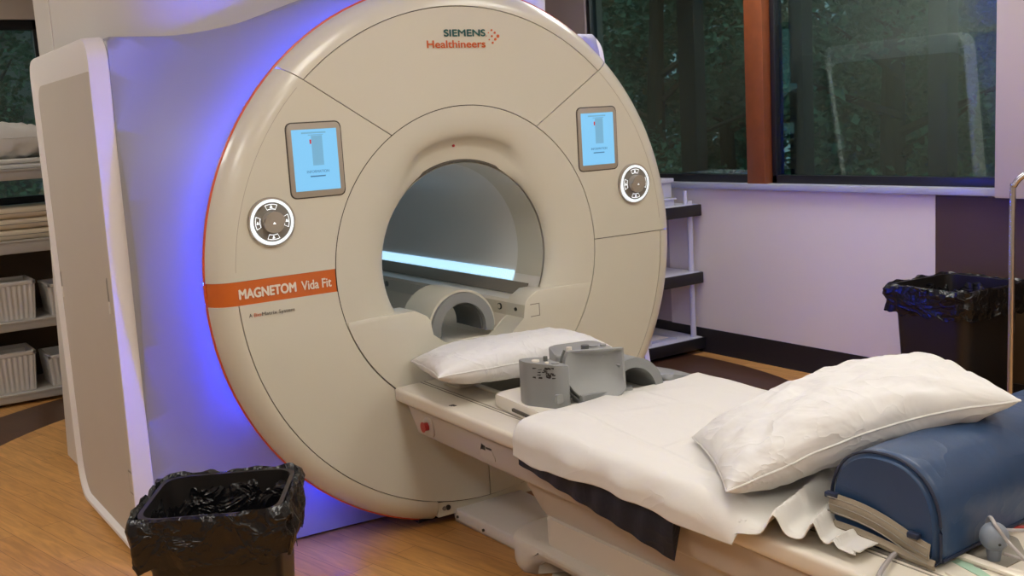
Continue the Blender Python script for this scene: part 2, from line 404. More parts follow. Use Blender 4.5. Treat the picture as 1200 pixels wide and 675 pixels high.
face_piece('front_panel', face_in, -90, 10, [((0, RS), (0, 1)), ((0, 0), (-1, 0))])
face_piece('rim_panel', rim, -90, 10, [((0, RS), (0, 1)), ((.225, 0), (-1, 0))])
bandp = [(r, y + .002) for r, y in full]; bandp = [(r - (.0015 if i > 8 else 0), y) for i, (r, y) in enumerate(bandp)]
face_piece('name_band', bandp, 165, 195, [((0, BT + .003), (0, 1)), ((0, BB - .003), (0, -1))], 'orange', lab='orange name band')
for a0, a1 in ((-81, -2), (4, 47), (135, 176)):
    pts = [(.8925 * cos(radians(a0 + (a1 - a0) * k / 60)), .0003, HZ + .8925 * sin(radians(a0 + (a1 - a0) * k / 60))) for k in range(61)]
    if a0 > 0 or True: obj('panel_crease', tube(B(), pts, .0009, 5), 'bezel', S)
# dark backing behind the seams
obj('face_backing', solid(rev([(R1 - .01, .010), (.89, .010), (.93, .022), (.95, .038), (.955, .062), (.90, .066)], 0, 360, 180), .003), 'gap', S)
# bottom skirt piece with the two round plugs
bm = bx(-.222, .222, .012, .045, .035, .094, bev=.004); obj('toe_panel', bm, 'shell', S)
for x, r, m in ((-.196, .008, 'dialface'), (-.180, .010, 'black')):
    obj('screw_plug', cyl(B(), (x, .011, .066), r, .006, 'y', 16), m, S)
obj('toe_kick', bx(-.26, .26, .10, .20, 0, .07), 'blackmat', S, smooth=0)
# thin orange stripe and blue light ring behind the rim
bm = B(); N = 240
tube(bm, [((RR + .0005) * cos(2 * pi * k / N), .0655, HZ + (RR + .0005) * sin(2 * pi * k / N)) for k in range(N)], .0052, 8, closed=True)
bmesh.ops.bisect_plane(bm, geom=bm.verts[:] + bm.edges[:] + bm.faces[:], plane_co=(0, 0, .03), plane_no=(0, 0, -1), clear_outer=True)
obj('rim_stripe', bm, 'stripe', S)
def led(a0, a1):
    n = int(abs(a1 - a0)); pts = []
    for k in range(n + 1):
        a = radians(a0 + (a1 - a0) * k / n); pts.append((.966 * cos(a), .080, HZ + .966 * sin(a)))
    obj('light_strip', tube(B(), pts, .0065, 6), 'ledblue', S)
led(28, 209); led(228, 235); led(-29, 26); led(305, 312)
obj('light_channel', solid(rev([(.945, .062), (.938, .085), (.950, .100), (.962, .104)], 0, 360, 180), .002), 'body', S)

# flared body front behind the disc
def ztop(x):
    a = abs(x); return 1.81 + .20 * (cos(min(a / .9, 1) * pi / 2) ** 2.3)
def r_out(a):
    c, s = cos(a), sin(a); lo, hi = .3, 2.2
    def inside(r):
        x, z = r * c, HZ + r * s
        return abs(x) < 1.13 - .07 * z / 1.8 and z > .012 and z < ztop(x)
    for _ in range(40):
        mid = (lo + hi) / 2
        if inside(mid): lo = mid
        else: hi = mid
    return lo
PR = [(.895, .086), (.900, .100), (.905, .118), (.914, .138), (.928, .160), (.948, .182), (.975, .202), (1.01, .219), (1.06, .232), (1.12, .241), (1.2, .249), (1.3, .256), (1.4, .262), (1.6, .27)]
bm = B(); NA = 360
vs = []
for i in range(NA):
    a = 2 * pi * i / NA; ro = r_out(a); row = []
    for k, (r, y) in enumerate(PR):
        if r > ro:
            # end the row on the outline
            r_ = ro + 1e-5 * k; y = min(y, .27)
            # y where the outline is reached
            for (ra, ya), (rb, yb) in zip(PR, PR[1:]):
                if ra <= ro <= rb: y = ya + (yb - ya) * (ro - ra) / (rb - ra)
            r = ro
        zz_ = HZ + r * sin(a)
        row.append(bm.verts.new((r * cos(a), y + .31 * max(0, zz_) / 1.8 * sst(.90, 1.22, r) + .09 * max(0, 1 - zz_ / 1.8) * sst(.93, 1.13, abs(r * cos(a))), zz_)))
    # rolled outer edge then back
    x, z = ro * cos(a), HZ + ro * sin(a); yb = row[-1].co.y
    row.append(bm.verts.new((x * 1.004, yb + .012, z if z < .1 else z + .004)))
    row.append(bm.verts.new((x * 1.005, .80, z if z < .1 else z + .005)))
    vs.append(row)
for i in range(NA):
    A, C = vs[i], vs[(i + 1) % NA]
    for j in range(len(A) - 1): bm.faces.new((A[j], C[j], C[j + 1], A[j + 1]))
bmesh.ops.remove_doubles(bm, verts=bm.verts[:], dist=2e-5)
obj('front_cover', bm, 'body', S, 60)
# rear shell
out = [(1.10, .015)] + [(1.10, 1.70)] + [(x, ztop(x) - .01) for x in [1.08 - 2.16 * k / 40 for k in range(41)]] + [(-1.10, 1.70), (-1.10, .015)]
bm = B(); RV = []
for i in range(180):
    a = 2 * pi * i / 180; ro = r_out(a) * .985; x, z = ro * cos(a), HZ + ro * sin(a)
    RV.append([bm.verts.new(p) for p in ((x, .72, z), (x, 1.93, z), (x * .99, 1.95, HZ + (z - HZ) * .99), (.40 * cos(a), 1.95, HZ + .40 * sin(a)))])
for i in range(180):
    A_, C_ = RV[i], RV[(i + 1) % 180]
    for j in range(3): bm.faces.new((A_[j], C_[j], C_[j + 1], A_[j + 1]))
obj('rear_cover', bm, 'housing', S)
# magnet top housing
bm = prism(B(), rpoly([(-1.0, .64), (1.0, .64), (1.0, 2.07), (-1.0, 2.07)], [.38, .38, .05, .05], 14), 'z', 1.6, 2.74)
hs = obj('magnet_housing', bm, 'housing', S, 50)
obj('housing_seam', bx(-1.0035, -.985, 1.694, 1.702, 1.85, 2.735), 'sideframe', hs, smooth=0)
# side panels
def side_panel(sg):
    X = 1.19 * sg
    def loop(ins, x, top=0):
        # outline in (y,z), following the photographed panel: front edge flares at the bottom
        pts = [(.375 + ins, .02 + ins), (1.25 - ins, .02 + ins), (1.31 - ins, .10 + ins), (1.345 - ins, 1.82 - ins * .9 - top), (.292 + ins * .6, 1.82 - ins * .9 - top)]
        return [(x, p[0], p[1]) for p in rpoly(pts, [.02, .05, .10, .09, .10], 8)]
    bm = B()
    # inboard edge at the front seam, outer bevelled lip, recessed face
    L = []
    def frontloop(x, dy, ins=0):
        l = loop(ins, x); return [(x, y - dy * sst(.75, .30, y), z) for (x, y, z) in l]
    L.append(frontloop(1.122 * sg, -.08, .012)); L.append(frontloop(1.126 * sg, .030, .006)); L.append(frontloop(1.135 * sg, .036)); L.append(loop(0, 1.183 * sg)); L.append(loop(.006, X)); L.append(loop(.020, X))
    L.append([(1.172 * sg, y, z) for (x, y, z) in loop(.032, 0, .085)])
    R_ = [[bm.verts.new(p) for p in l] for l in L]; n = len(R_[0])
    for a, b2 in zip(R_, R_[1:]):
        for k in range(n): bm.faces.new((a[k], a[(k + 1) % n], b2[(k + 1) % n], b2[k]))
    f = obj('side_panel', bm, 'sideframe', S, 30)
    bm = B(); l = [(y, z) for (x, y, z) in loop(.031, 0, .084)]
    prism(bm, l, 'x', 1.160 * sg, 1.1715 * sg)
    obj('panel_face', bm, 'sidepanel', f)
    for y, z, h in ((1.282, .895, .085), (.49, .925, .105)):
        pts = [(y - .010, z - h / 2), (y + .010, z - h / 2 - .012), (y + .010, z + h / 2), (y - .010, z + h / 2 + .012)]
        obj('grip_slot', prism(B(), rpoly(pts, .009), 'x', 1.168 * sg, 1.1722 * sg), 'groove', f)
        obj('slot_lip', prism(B(), rpoly([(y - .012, z - h / 2 - .014), (y - .001, z - h / 2 - .014), (y - .001, z - h / 2 + .03), (y - .012, z - h / 2 + .03)], .004), 'x', 1.17 * sg, 1.1745 * sg), 'white', f)
    obj('service_hatch', prism(B(), [(.44, .23), (.50, .23), (.50, .31), (.44, .31)], 'x', 1.170 * sg, 1.1735 * sg), 'groove', f)
    obj('service_plate', prism(B(), [(.446, .236), (.494, .236), (.494, .304), (.446, .304)], 'x', 1.171 * sg, 1.1742 * sg), 'sidepanel', f)
    bm = B(); prism(bm, [(.30, .0), (1.26, .0), (1.26, .05), (.30, .05)], 'x', 1.06 * sg, 1.17 * sg); obj('panel_plinth', bm, 'gap', f)
before = set(bpy.data.objects)
side_panel(-1); side_panel(1)
for o in set(bpy.data.objects) - before:
    for v in o.data.vertices:
        t = v.co.z / 1.8; v.co.y += .31 * t; v.co.x -= .07 * t * (1 if v.co.x > 0 else -1)

# funnel ring with a soft brow at the top
nK = 16
def funnel_prof(a):
    w = sst(48, 20, abs(a - 90)); P = []
    for k in range(nK + 1):
        t = k / nK * pi / 2
        r1, y1 = .52 - .17 * sin(t), .06 - .06 * cos(t)
        # brow: convex to the crease at .437, then flat cone inwards
        s = k / nK
        if s < .5: u = s / .5 * pi / 2; r2, y2 = .52 - .083 * sin(u), .030 - .030 * cos(u)
        else: u = (s - .5) / .5; r2, y2 = .437 - .004 * min(1, u * 4) - .083 * u, .030 + .02 * min(1, u * 4) + .02 * u
        P.append((r1 + (r2 - r1) * w, y1 + (y2 - y1) * w))
    return [(.5485, 0), (.535, 0)] + P
bm = B(); NA = 240; vs = []
for i in range(NA):
    a = 360 * i / NA; ar = radians(a)
    aa = a if a < 270 else a - 360
    vs.append([bm.verts.new((r * cos(ar), y, HZ + r * sin(ar))) for r, y in funnel_prof(aa)])
for i in range(NA):
    A, C = vs[i], vs[(i + 1) % NA]
    for j in range(len(A) - 1): bm.faces.new((A[j], C[j], C[j + 1], A[j + 1]))
cut(bm, (0, .80), (0, -1))
obj('bore_funnel', bm, 'funnel', S, 40)
obj('bore_seam', cut(rev([(.3505, .061), (.3545, .066), (.36, .066)], 0, 360, 160), (0, .80), (0, -1)), 'gap', S)
# bore tube
bm = rev([(.349, .0645), (.349, .20), (.349, 1.75), (.40, 1.95)], 0, 360, 128)
obj('bore_tube', bm, 'bore', S, 40)
bm = rev([(.3475, .065), (.3475, .235)], -19, 199, 90); solid(bm, .001); obj('bore_collar', bm, 'funnel', S, 40)
# light strip and smoked strip low on the right of the bore
for sg in (1, -1):
    def strip(a0, a1, r, y0, y1, name, m):
        bm = B(); n = 8; A = []
        for k in range(n + 1):
            a = radians(a0 + (a1 - a0) * k / n); A.append((sg * r * cos(a), HZ + r * sin(a)))
        for k in range(n, -1, -1):
            a = radians(a0 + (a1 - a0) * k / n); A.append((sg * (r + .004) * cos(a), HZ + (r + .004) * sin(a)))
        prism(bm, A, 'y', y0, y1); return obj(name, bm, m, S)
    strip(-24.0, -17.6, .343, .245, 1.70, 'bore_lamp', 'borelamp')
    strip(-33, -24.6, .3435, .13, 1.72, 'smoked_strip', 'railglass')
# console block under the funnel, with the trough for the table
TR = [(-.262, .812), (-.215, .786), (-.200, .765), (-.200, .715), (-.115, .648), (.115, .648), (.200, .715), (.200, .765), (.215, .786), (.262, .812)]
arc = []
aL = math.asin((.812 - HZ) / .547)
for k in range(61):
    a = -aL + pi + (pi + 2 * aL) * 0; a = (pi - aL) + (2 * pi + aL - (pi - aL)) * k / 60
    arc.append((.547 * cos(a), HZ + .547 * sin(a)))
pts = arc + [TR[i] for i in range(len(TR) - 1, -1, -1)]
obj('bore_console', prism(B(), pts, 'y', -.001, .12, bev=.004), 'funnel', S, 30)
arc = []; rB = .347; z0 = .775; aB = math.asin((z0 - HZ) / rB)
TR2 = [(-.212, z0), (-.200, .765), (-.200, .715), (-.115, .648), (.115, .648), (.200, .715), (.200, .765), (.212, z0)]
for k in range(41):
    a = (pi - aB) + (2 * pi + aB - (pi - aB)) * k / 40; arc.append((rB * cos(a), HZ + rB * sin(a)))
cr_ = obj('bore_rails', prism(B(), arc + TR2[::-1], 'y', .115, 1.72), 'rail', S, 30)
obj('rail_lock', cyl(B(), (.1985, .165, .744), .013, .006, 'x', 20), 'black', cr_)
obj('rail_lock', cyl(B(), (.197, .165, .744), .009, .007, 'x', 20), 'rail', cr_)
obj('rail_socket', cyl(B(), (.1985, .055, .744), .007, .006, 'x', 16), 'black', cr_)
obj('rail_lock', cyl(B(), (.1985, 1.11, .744), .013, .006, 'x', 20), 'dialface', cr_)
# small mark frames on the console
bm = B()
for a in ((.228, .270, .762, .765), (.228, .270, .716, .719), (.268, .270, .716, .765)): box(bm, a[0], a[1], -.0025, 0, a[2], a[3])
obj('console_mark', bm, 'groove', S, smooth=0)
for sg in (-1, 1):
    obj('console_button', cyl(B(), (sg * .375, .055, .8135), .013, .004, 'z', 20), 'groove', S)
    obj('button_cap', cyl(B(), (sg * .375, .055, .8145), .009, .004, 'z', 20), 'funnel', S)
obj('bore_sensor', cyl(B(), (-.03, .052, 1.375), .005, .004, 'y', 12), 'red', S)

# screens and dials on the face
def screen(cx):
    cz = 1.363; w, h = .094, .119
    sl = .0
    bz = obj('display_bezel', prism(B(), rpoly([(cx - w, cz - h), (cx + w, cz - h), (cx + w, cz + h), (cx - w, cz + h)], .022), 'y', -.004, .004, bev=.002), 'bezel', S)
    obj('bezel_gap', prism(B(), rpoly([(cx - w - .004, cz - h - .004), (cx + w + .004, cz - h - .004), (cx + w + .004, cz + h + .004), (cx - w - .004, cz + h + .004)], .025), 'y', -.0012, .004), 'gap', bz)
    w, h = .0785, .099
    obj('display_glass', prism(B(), [(cx - w, cz - h), (cx + w, cz - h), (cx + w, cz + h), (cx - w, cz + h)], 'y', -.0052, -.0035), 'screen', bz, smooth=0)
    bm = B(); box(bm, cx - .045, cx + .040, -.0062, -.005, cz + .085, cz + .090); box(bm, cx - .012, cx + .026, -.0062, -.005, cz - .018, cz + .078)
    box(bm, cx - .022, cx + .030, -.0062, -.005, cz + .079, cz + .082)
    obj('display_figure', bm, 'screenw', bz, smooth=0)
    obj('display_mark', bx(cx - .018, cx - .013, -.0064, -.005, cz + .052, cz + .066), 'screenred', bz, smooth=0)
    text('display_text', 'INFORMATION', 'screend', bz, cx - .036, cz - .042, .009, .078, y=-.0052)
    obj('display_line', bx(cx - .025, cx + .028, -.0062, -.005, cz - .055, cz - .051), 'screend', bz, smooth=0)
screen(-.587); screen(.587)
def dial(cx):
    cz = 1.177
    d = obj('control_dial', cyl(B(), (cx, -.003, cz), .079, .012, 'y', 64, bev=.003), 'bezel', S)
    bm = B(); RR_ = []
    for k in range(64):
        a0 = 2 * pi * k / 64; RR_.append([bm.verts.new((cx + r * cos(a0), y, cz + r * sin(a0))) for r, y in ((.063, -.006), (.063, -.0135), (.0725, -.0125), (.0745, -.006))])
    for k in range(64):
        for j in range(3): bm.faces.new((RR_[k][j], RR_[(k + 1) % 64][j], RR_[(k + 1) % 64][j + 1], RR_[k][j + 1]))
    obj('lit_ring', bm, 'ringlit', d, 60)
    obj('dial_face', cyl(B(), (cx, -.0075, cz), .064, .009, 'y', 48), 'dialface', d)
    obj('knob', cyl(B(), (cx, -.020, cz), .034, .026, 'y', 40, bev=.006), 'knob', d)
    bm = B(); v = [bm.verts.new((cx + p[0] + .002, -.0336, cz + p[1])) for p in ((-.008, -.006), (.008, -.006), (0, .008))]; bm.faces.new(v)
    obj('knob_icon', bm, 'iconlit', d, smooth=0)
    for q in range(4):
        bm = B(); a_ = q * pi / 2; n = 6
        def arcpt(r, t): return (cx + r * cos(a_ + t), cz + r * sin(a_ + t))
        ts = [-.38 + .76 * k / n for k in range(n + 1)]
        o_ = [arcpt(.0575, t) for t in ts] + [arcpt(.0405, t * .92) for t in ts[::-1]]
        i_ = [arcpt(.0555, t * .92) for t in ts] + [arcpt(.0425, t * .86) for t in ts[::-1]]
        vo = [bm.verts.new((p[0], -.0130, p[1])) for p in o_]; vi = [bm.verts.new((p[0], -.0130, p[1])) for p in i_]
        for k in range(len(vo)): bm.faces.new((vo[k], vo[(k + 1) % len(vo)], vi[(k + 1) % len(vo)], vi[k]))
        c0 = arcpt(.049, 0)
        v = [bm.verts.new((c0[0] + p[0], -.0132, c0[1] + p[1])) for p in ((-.005, -.004), (.005, -.004), (0, .006))]; bm.faces.new(v)
        obj('dial_button', bm, 'iconlit', d, smooth=0)
dial(-.759); dial(.759)
# lettering
text('lettering', 'SIEMENS', 'teal', S, -.072, 1.7535, .0235, .170, y=-.0025, bold=.09)
text('lettering', 'Healthineers', 'ored', S, -.142, 1.7145, .0260, .238, y=-.0025, bold=.05)
bm = B()
for (dx, dz, r) in ((.010, .031, .0036), (-.004, .022, .0022), (.023, .022, .0042), (-.014, .011, .0018), (.010, .010, .0040), (.036, .010, .0060), (-.002, -.002, .0026), (.024, -.001, .0048), (.012, -.013, .0040)):
    cyl(bm, (.118 + dx, -.0012, 1.743 + dz), r, .0015, 'y', 16)
obj('logo_dots', bm, 'ored', S)
text('lettering', 'MAGNETOM', 'letterwhite', S, -.888, .943, .0310, .191, y=-.0012, bold=.10)
text('lettering', 'Vida Fit', 'letterwhite', S, -.676, .943, .0310, .105, y=-.0012, bold=.05)
text('lettering', 'A', 'letterdk', S, -.862, .880, .0125, .0105, y=-.0028, bold=.0)
text('lettering', 'Bio', 'ored', S, -.845, .880, .0125, .0235, y=-.0028, bold=.0)
text('lettering', 'Matrix System', 'letterdk', S, -.8185, .880, .0125, .111, y=-.0028, bold=.0)

# ================================================================== ARCH COIL in the bore
A = thing('head_arch', 'small white arch with grey front rim standing inside the scanner bore', 'arch', (-.008, .12, .648))
def half_ring(r0, r1, y0, y1, hz, bev=.006, e0=0, e1=180, sx=1.0):
    P = []
    for k in range(25):
        a = radians(e0 + (e1 - e0) * k / 24); P.append((r1 * cos(a) * sx, hz + r1 * sin(a)))
    for k in range(24, -1, -1):
        a = radians(e0 + (e1 - e0) * k / 24); P.append((r0 * cos(a) * sx, hz + r0 * sin(a)))
    return prism(B(), P, 'y', y0, y1, bev=bev)
obj('grey_arch', half_ring(.098, .135, -.02, .10, .048, sx=1, e0=-12, e1=192), 'grey', A)
obj('white_shell', half_ring(.137, .146, -.008, .20, .048, bev=.003, e0=-5, e1=185), 'funnel', A)
obj('inner_liner', half_ring(.088, .0975, .0, .18, .048, bev=.002, e0=-10, e1=190), 'greydk', A)

# ================================================================== PATIENT TABLE
T = thing('patient_table', 'long cream patient table docked into the scanner bore, draped with a sheet', 'patient table')
Y0, Y1 = -.004, -2.75
def sloped(bm):
    for v in bm.verts: v.co.z += TZ(v.co.y)
    return bm
pts = rpoly([(-.366, -.052), (.366, -.052), (.366, 0), (-.366, 0)], [.02, .02, .014, .014], 5)
bm = prism(B(), pts, 'y', Y1, Y0)
bmesh.ops.bisect_plane(bm, geom=bm.verts[:] + bm.edges[:] + bm.faces[:], plane_co=(0, -1, 0), plane_no=(0, 1, 0))
top = obj('tabletop', sloped(bm), 'table', T)
for sg in (-1, 1):
    for x in (.250, .264):
        obj('track_line', sloped(bx(sg * x - .0018, sg * x + .0018, Y1, Y0, -.001, .0012)), 'groove', top, smooth=0)
    obj('side_rail', sloped(bx(sg * .150 - .012, sg * .150 + .012, Y1, Y0, .0, .010, bev=.004)), 'table', top)
obj('centre_channel', sloped(bx(-.13, .13, -.62, Y0 + .002, -.001, .003)), 'groove', top, smooth=0)
bm = B(); box(bm, -.345, -.327, -.338, -.334, -.001, .0012); box(bm, -.336, -.325, -.352, -.345, -.001, .0012); box(bm, -.342, -.326, -.346, -.332, -.001, .0009)
obj('arrow_mark', sloped(bm), 'gap', top, smooth=0)
# side skirt
bm = B()
pts = rpoly([(-.338, -.150), (.338, -.150), (.345, -.05), (-.345, -.05)], [.012, .012, 0, 0], 4)
prism(bm, pts, 'y', Y1 + .02, -.10)
bmesh.ops.bisect_plane(bm, geom=bm.verts[:] + bm.edges[:] + bm.faces[:], plane_co=(0, -.16, 0), plane_no=(0, 1, 0))
for v in bm.verts:
    if v.co.y > -.12 and v.co.z > -.1: v.co.y = -.045
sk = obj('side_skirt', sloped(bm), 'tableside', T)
bm = B()
prism(bm, rpoly([(-.343, -.13), (-.335, -.13), (-.335, -.05), (-.343, -.05)], .002), 'y', -.051, -.048)
# emergency button
bm = B(); prism(bm, rpoly([(-.225, TZ(-.19) - .138), (-.145, TZ(-.19) - .138), (-.155, TZ(-.19) - .075), (-.215, TZ(-.19) - .066)], .025), 'x', -.347, -.340, bev=.002)
eb = obj('button_surround', bm, 'tableside', T)
obj('emergency_button', cyl(B(), (-.354, -.183, TZ(-.19) - .103), .014, .02, 'x', 24, bev=.004), 'red', eb)
bm = B(); prism(bm, rpoly([(-.60, TZ(-.5) - .128), (-.51, TZ(-.5) - .128), (-.50, TZ(-.5) - .075), (-.56, TZ(-.5) - .068)], .02), 'x', -.3432, -.340)
em = obj('table_emblem', bm, 'tableside', T)
bm = B(); box(bm, -.3445, -.343, -.575, -.545, TZ(-.5) - .094, TZ(-.5) - .088); box(bm, -.3445, -.343, -.540, -.520, TZ(-.5) - .100, TZ(-.5) - .086)
prism(bm, [(-.535, TZ(-.5) - .086), (-.512, TZ(-.5) - .104), (-.520, TZ(-.5) - .082)], 'x', -.3445, -.343)
obj('emblem_print', bm, 'gap', em, smooth=0)
# pedestal
def ped(x, yf, z0, z1, r, name, m, yb=-2.3, bev=.008, taper=0):
    pts = rpoly([(-x, yf), (-x, yb), (x, yb), (x, yf)], r, 8)
    bm = prism(B(), pts, 'z', z0, z1, bev=bev)
    if taper:
        for v in bm.verts:
            t = (v.co.z - z0) / (z1 - z0); v.co.x *= 1 + taper * t; 
            if v.co.y > (yf + yb) / 2: v.co.y += .06 * t * t
    return obj(name, bm, m, T)
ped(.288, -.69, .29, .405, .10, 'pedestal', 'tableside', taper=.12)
ped(.302, -.76, .175, .290, .06, 'lower_cover', 'pedestal', bev=.010)
ped(.300, -.74, .0, .10, .10, 'table_foot', 'pedestal')
# bumper with the wavy lower edge
bm = B()
yy = [-.575 - (2.3 - .575) * k / 60 for k in range(61)]
def low(y):
    t = -y - .575
    return .085 + .075 * sst(.10, .24, t) - .02 * sst(.30, .75, t)
def bump_side(sg):
    pass
topz = .205
fr = rpoly([(-.338, -2.3), (-.338, -.59), (.338, -.59), (.338, -2.3)], [.0, .12, .12, 0], 14)
rows = []
for (x, y) in fr: rows.append((x, y))
fine = []
for a, b2 in zip(rows, rows[1:]):
    n = max(1, int(hypot(b2[0] - a[0], b2[1] - a[1]) / .04))
    for k in range(n): fine.append((a[0] + (b2[0] - a[0]) * k / n, a[1] + (b2[1] - a[1]) * k / n))
fine.append(rows[-1])
V = []
for (x, y) in fine:
    l = low(y); c = Vector((0, -1.45, 0))
    d = (Vector((x, y, 0)) - Vector((x * .3, y - .15, 0))).normalized()
    def off(k): return (x - (1 if x > 0 else -1) * k * (1 if abs(x) > .30 else abs(x) / .30), y - (k if y > -.72 else 0))
    ring = []
    for (k, z) in ((.10, l + .012), (.03, l + .002), (.012, l + .006), (.004, l + .018), (0, l + .035), (0, topz - .02), (.005, topz - .007), (.018, topz), (.045, topz)):
        ox, oy = off(k); ring.append(bm.verts.new((ox, oy, z)))
    V.append(ring)
for a, b2 in zip(V, V[1:]):
    for k in range(len(a) - 1): bm.faces.new((a[k], b2[k], b2[k + 1], a[k + 1]))
obj('foot_bumper', bm, 'pedestal', T, 40)
obj('bumper_top', prism(B(), rpoly([(-.305, -2.3), (-.305, -.625), (.305, -.625), (.305, -2.3)], [.0, .09, .09, 0], 10), 'z', .165, topz - .0005), 'pedestal', T)
# docking plate on the floor
bm = prism(B(), rpoly([(-.145, .045), (-.135, -.60), (.135, -.60), (.145, .045)], [.02, 0, 0, .02], 5), 'z', .0, .052, bev=.016, seg=4)
dp = obj('docking_plate', bm, 'sideframe', T)
for y in (.005, -.17): obj('plate_screw', cyl(B(), (-.146, y, .022), .005, .006, 'x', 10), 'gap', dp)
obj('lift_column', bx(-.2, .2, -2.2, -.8, .38, TZ(-1.5) - .06), 'tableside', T)

# coil base plate: thin white board on the table carrying the head coil
K = thing('coil_carrier', 'flat white coil carrier board with a side slot, under the grey head coil', 'board')
def sl(bm, y=-.6):
    for v in bm.verts: v.co.z += TZ(y)
    return bm
pts = rpoly([(-.238, -.44), (-.285, -.90), (.26, -.90), (.26, -.44)], [.02, .05, .05, .02])
cb = obj('carrier_board', sl(prism(B(), pts, 'z', .004, .046, bev=.008, seg=3)), 'white', K)
bm = B(); pr = [(-.2545, -.58), (-.2755, -.78)]
v = [bm.verts.new(p) for p in ((-.2560, -.575, .016), (-.2770, -.80, .016), (-.2770, -.80, .025), (-.2560, -.575, .025))]; bm.faces.new(v)
r = bmesh.ops.extrude_face_region(bm, geom=bm.faces[:]);
for q in [g_ for g_ in r['geom'] if isinstance(g_, bmesh.types.BMVert)]: q.co.x += .02
for q in bm.verts: q.co.x -= .0035
obj('side_slot', sl(bm), 'gap', K, smooth=0)

# head coil
CZ = TZ(-.6) + .046
Hc = thing('head_coil', 'grey plastic head coil with cupped front and worn left corner on the carrier board', 'head coil')
def zprism(pts, z0, z1, m, name, bev=.006, r=0, parent=Hc, lift=0):
    p = rpoly(pts, r) if r else pts
    return obj(name, prism(B(), p, 'z', z0, z1, bev=bev, seg=3), m, parent)
# left block, top slopes down to the right
pts = rpoly([(-.250, -.645), (-.205, -.752), (-.168, -.765), (-.15, -.60), (-.235, -.585)], [.02, .02, .01, .01, .02])
bm = prism(B(), pts, 'z', CZ, CZ + .135, bev=.005, seg=3)
for v in bm.verts:
    if v.co.z > CZ + .08: v.co.z -= .10 * max(0, v.co.x + .235) * .9
lb = obj('left_block', bm, 'grey', Hc)
obj('block_label', prism(B(), rpoly([(-.215, CZ + .018), (-.190, CZ + .018), (-.190, CZ + .046), (-.215, CZ + .046)], .006), 'y', -.7565, -.745), 'greylt', lb, rot=None)
# scuffs
bm = B()
random.seed(3)
for k in range(22):
    x = -.238 + random.random() * .03; z = CZ + .09 + random.random() * .035
    yy_ = -.645 - (x + .250) * 2.38 - .002
    q = [(x + dx, yy_ - dx * 2.3, z + dz) for dx, dz in ((-.0028 * random.random() - .001, -.002), (.002, -.004 * random.random()), (.003 * random.random() + .001, .002), (-.002, .004 * random.random()))]
    bm.faces.new([bm.verts.new(p) for p in q])
obj('scuff_marks', bm, 'black', lb, smooth=0)
for x, y, r, h, m in ((-.215, -.655, .012, .006, 'white'), (-.185, -.665, .007, .016, 'greydk'), (-.185, -.715, .012, .005, 'greylt'), (-.205, -.70, .006, .006, 'white')):
    zt = CZ + .135 - .09 * (x + .235); obj('top_stud', cyl(B(), (x, y, zt + h / 2 - .001), r, h, 'z', 16), m, lb)
# cup: round dished shield, thick, leaning
cupc = Vector((-.066, -.775, CZ + .108)); n_ = Vector((-.50, -.84, .16)).normalized()
sx_ = Vector((0, 0, 1)).cross(n_).normalized(); uy_ = n_.cross(sx_)
bm = B(); n = 48
def cup_ring(r, d, flat=0):
    out = []
    for k in range(n):
        a = 2 * pi * k / n; px, pz = r * cos(a), r * sin(a)
        pz = min(pz, .054 - flat * .045)
        px = min(px, .078 - flat * .06)
        if pz < -.104: pz = -.104
        out.append(bm.verts.new(cupc + sx_ * px + uy_ * pz + n_ * d))
    return out
RG = [cup_ring(.108, -.06), cup_ring(.108, -.004), cup_ring(.104, .003), cup_ring(.097, .001, .1), cup_ring(.075, -.018, .25), cup_ring(.045, -.030, .45), cup_ring(.015, -.035, .6)]
for a, b2 in zip(RG, RG[1:]):
    for k in range(n): bm.faces.new((a[k], a[(k + 1) % n], b2[(k + 1) % n], b2[k]))
bm.faces.new(RG[-1]); bm.faces.new(RG[0][::-1])
cp = obj('cup_shield', bm, 'greylt', Hc, 40)
bm = B()
tube(bm, [tuple(cupc + sx_ * (.116 * cos(a)) + uy_ * (.116 * sin(a)) + n_ * -.010) for a in [radians(150 + 130 * k / 30) for k in range(31)]], .0035, 6)
obj('cup_gap_shade', bm, 'greydk', cp)  # dark solid tube painting the shadow along the cup's left edge
# upper rear body behind the cup with studs
pts = rpoly([(-.145, -.665), (.055, -.70), (.085, -.56), (-.07, -.52)], .02)
ub = zprism(pts, CZ, CZ + .138, 'grey', 'rear_block')
for x, y, r, h, m in ((-.02, -.69, .013, .014, 'greydk'), (.02, -.68, .016, .006, 'greylt'), (-.06, -.66, .009, .010, 'white'), (.045, -.70, .01, .008, 'greylt')):
    obj('top_stud', cyl(B(), (x, y + .04, CZ + .138 + h / 2 - .001), r, h, 'z', 16), m, ub)
zprism([(-.13, -.772), (.045, -.80), (.06, -.72), (-.12, -.70)], CZ, CZ + .03, 'grey', 'front_base', r=.008)
# right wing: curved shell
bm = B(); P = []
for k in range(19):
    a = radians(5 + 110 * k / 18); P.append((.045 + .125 * cos(a) * 1.0, CZ - .005 + .125 * sin(a)))
for k in range(18, -1, -1):
    a = radians(5 + 110 * k / 18); P.append((.045 + .095 * cos(a), CZ - .005 + .095 * sin(a)))
obj('right_wing', prism(B(), P, 'y', -.80, -.60, bev=.005), 'grey', Hc)
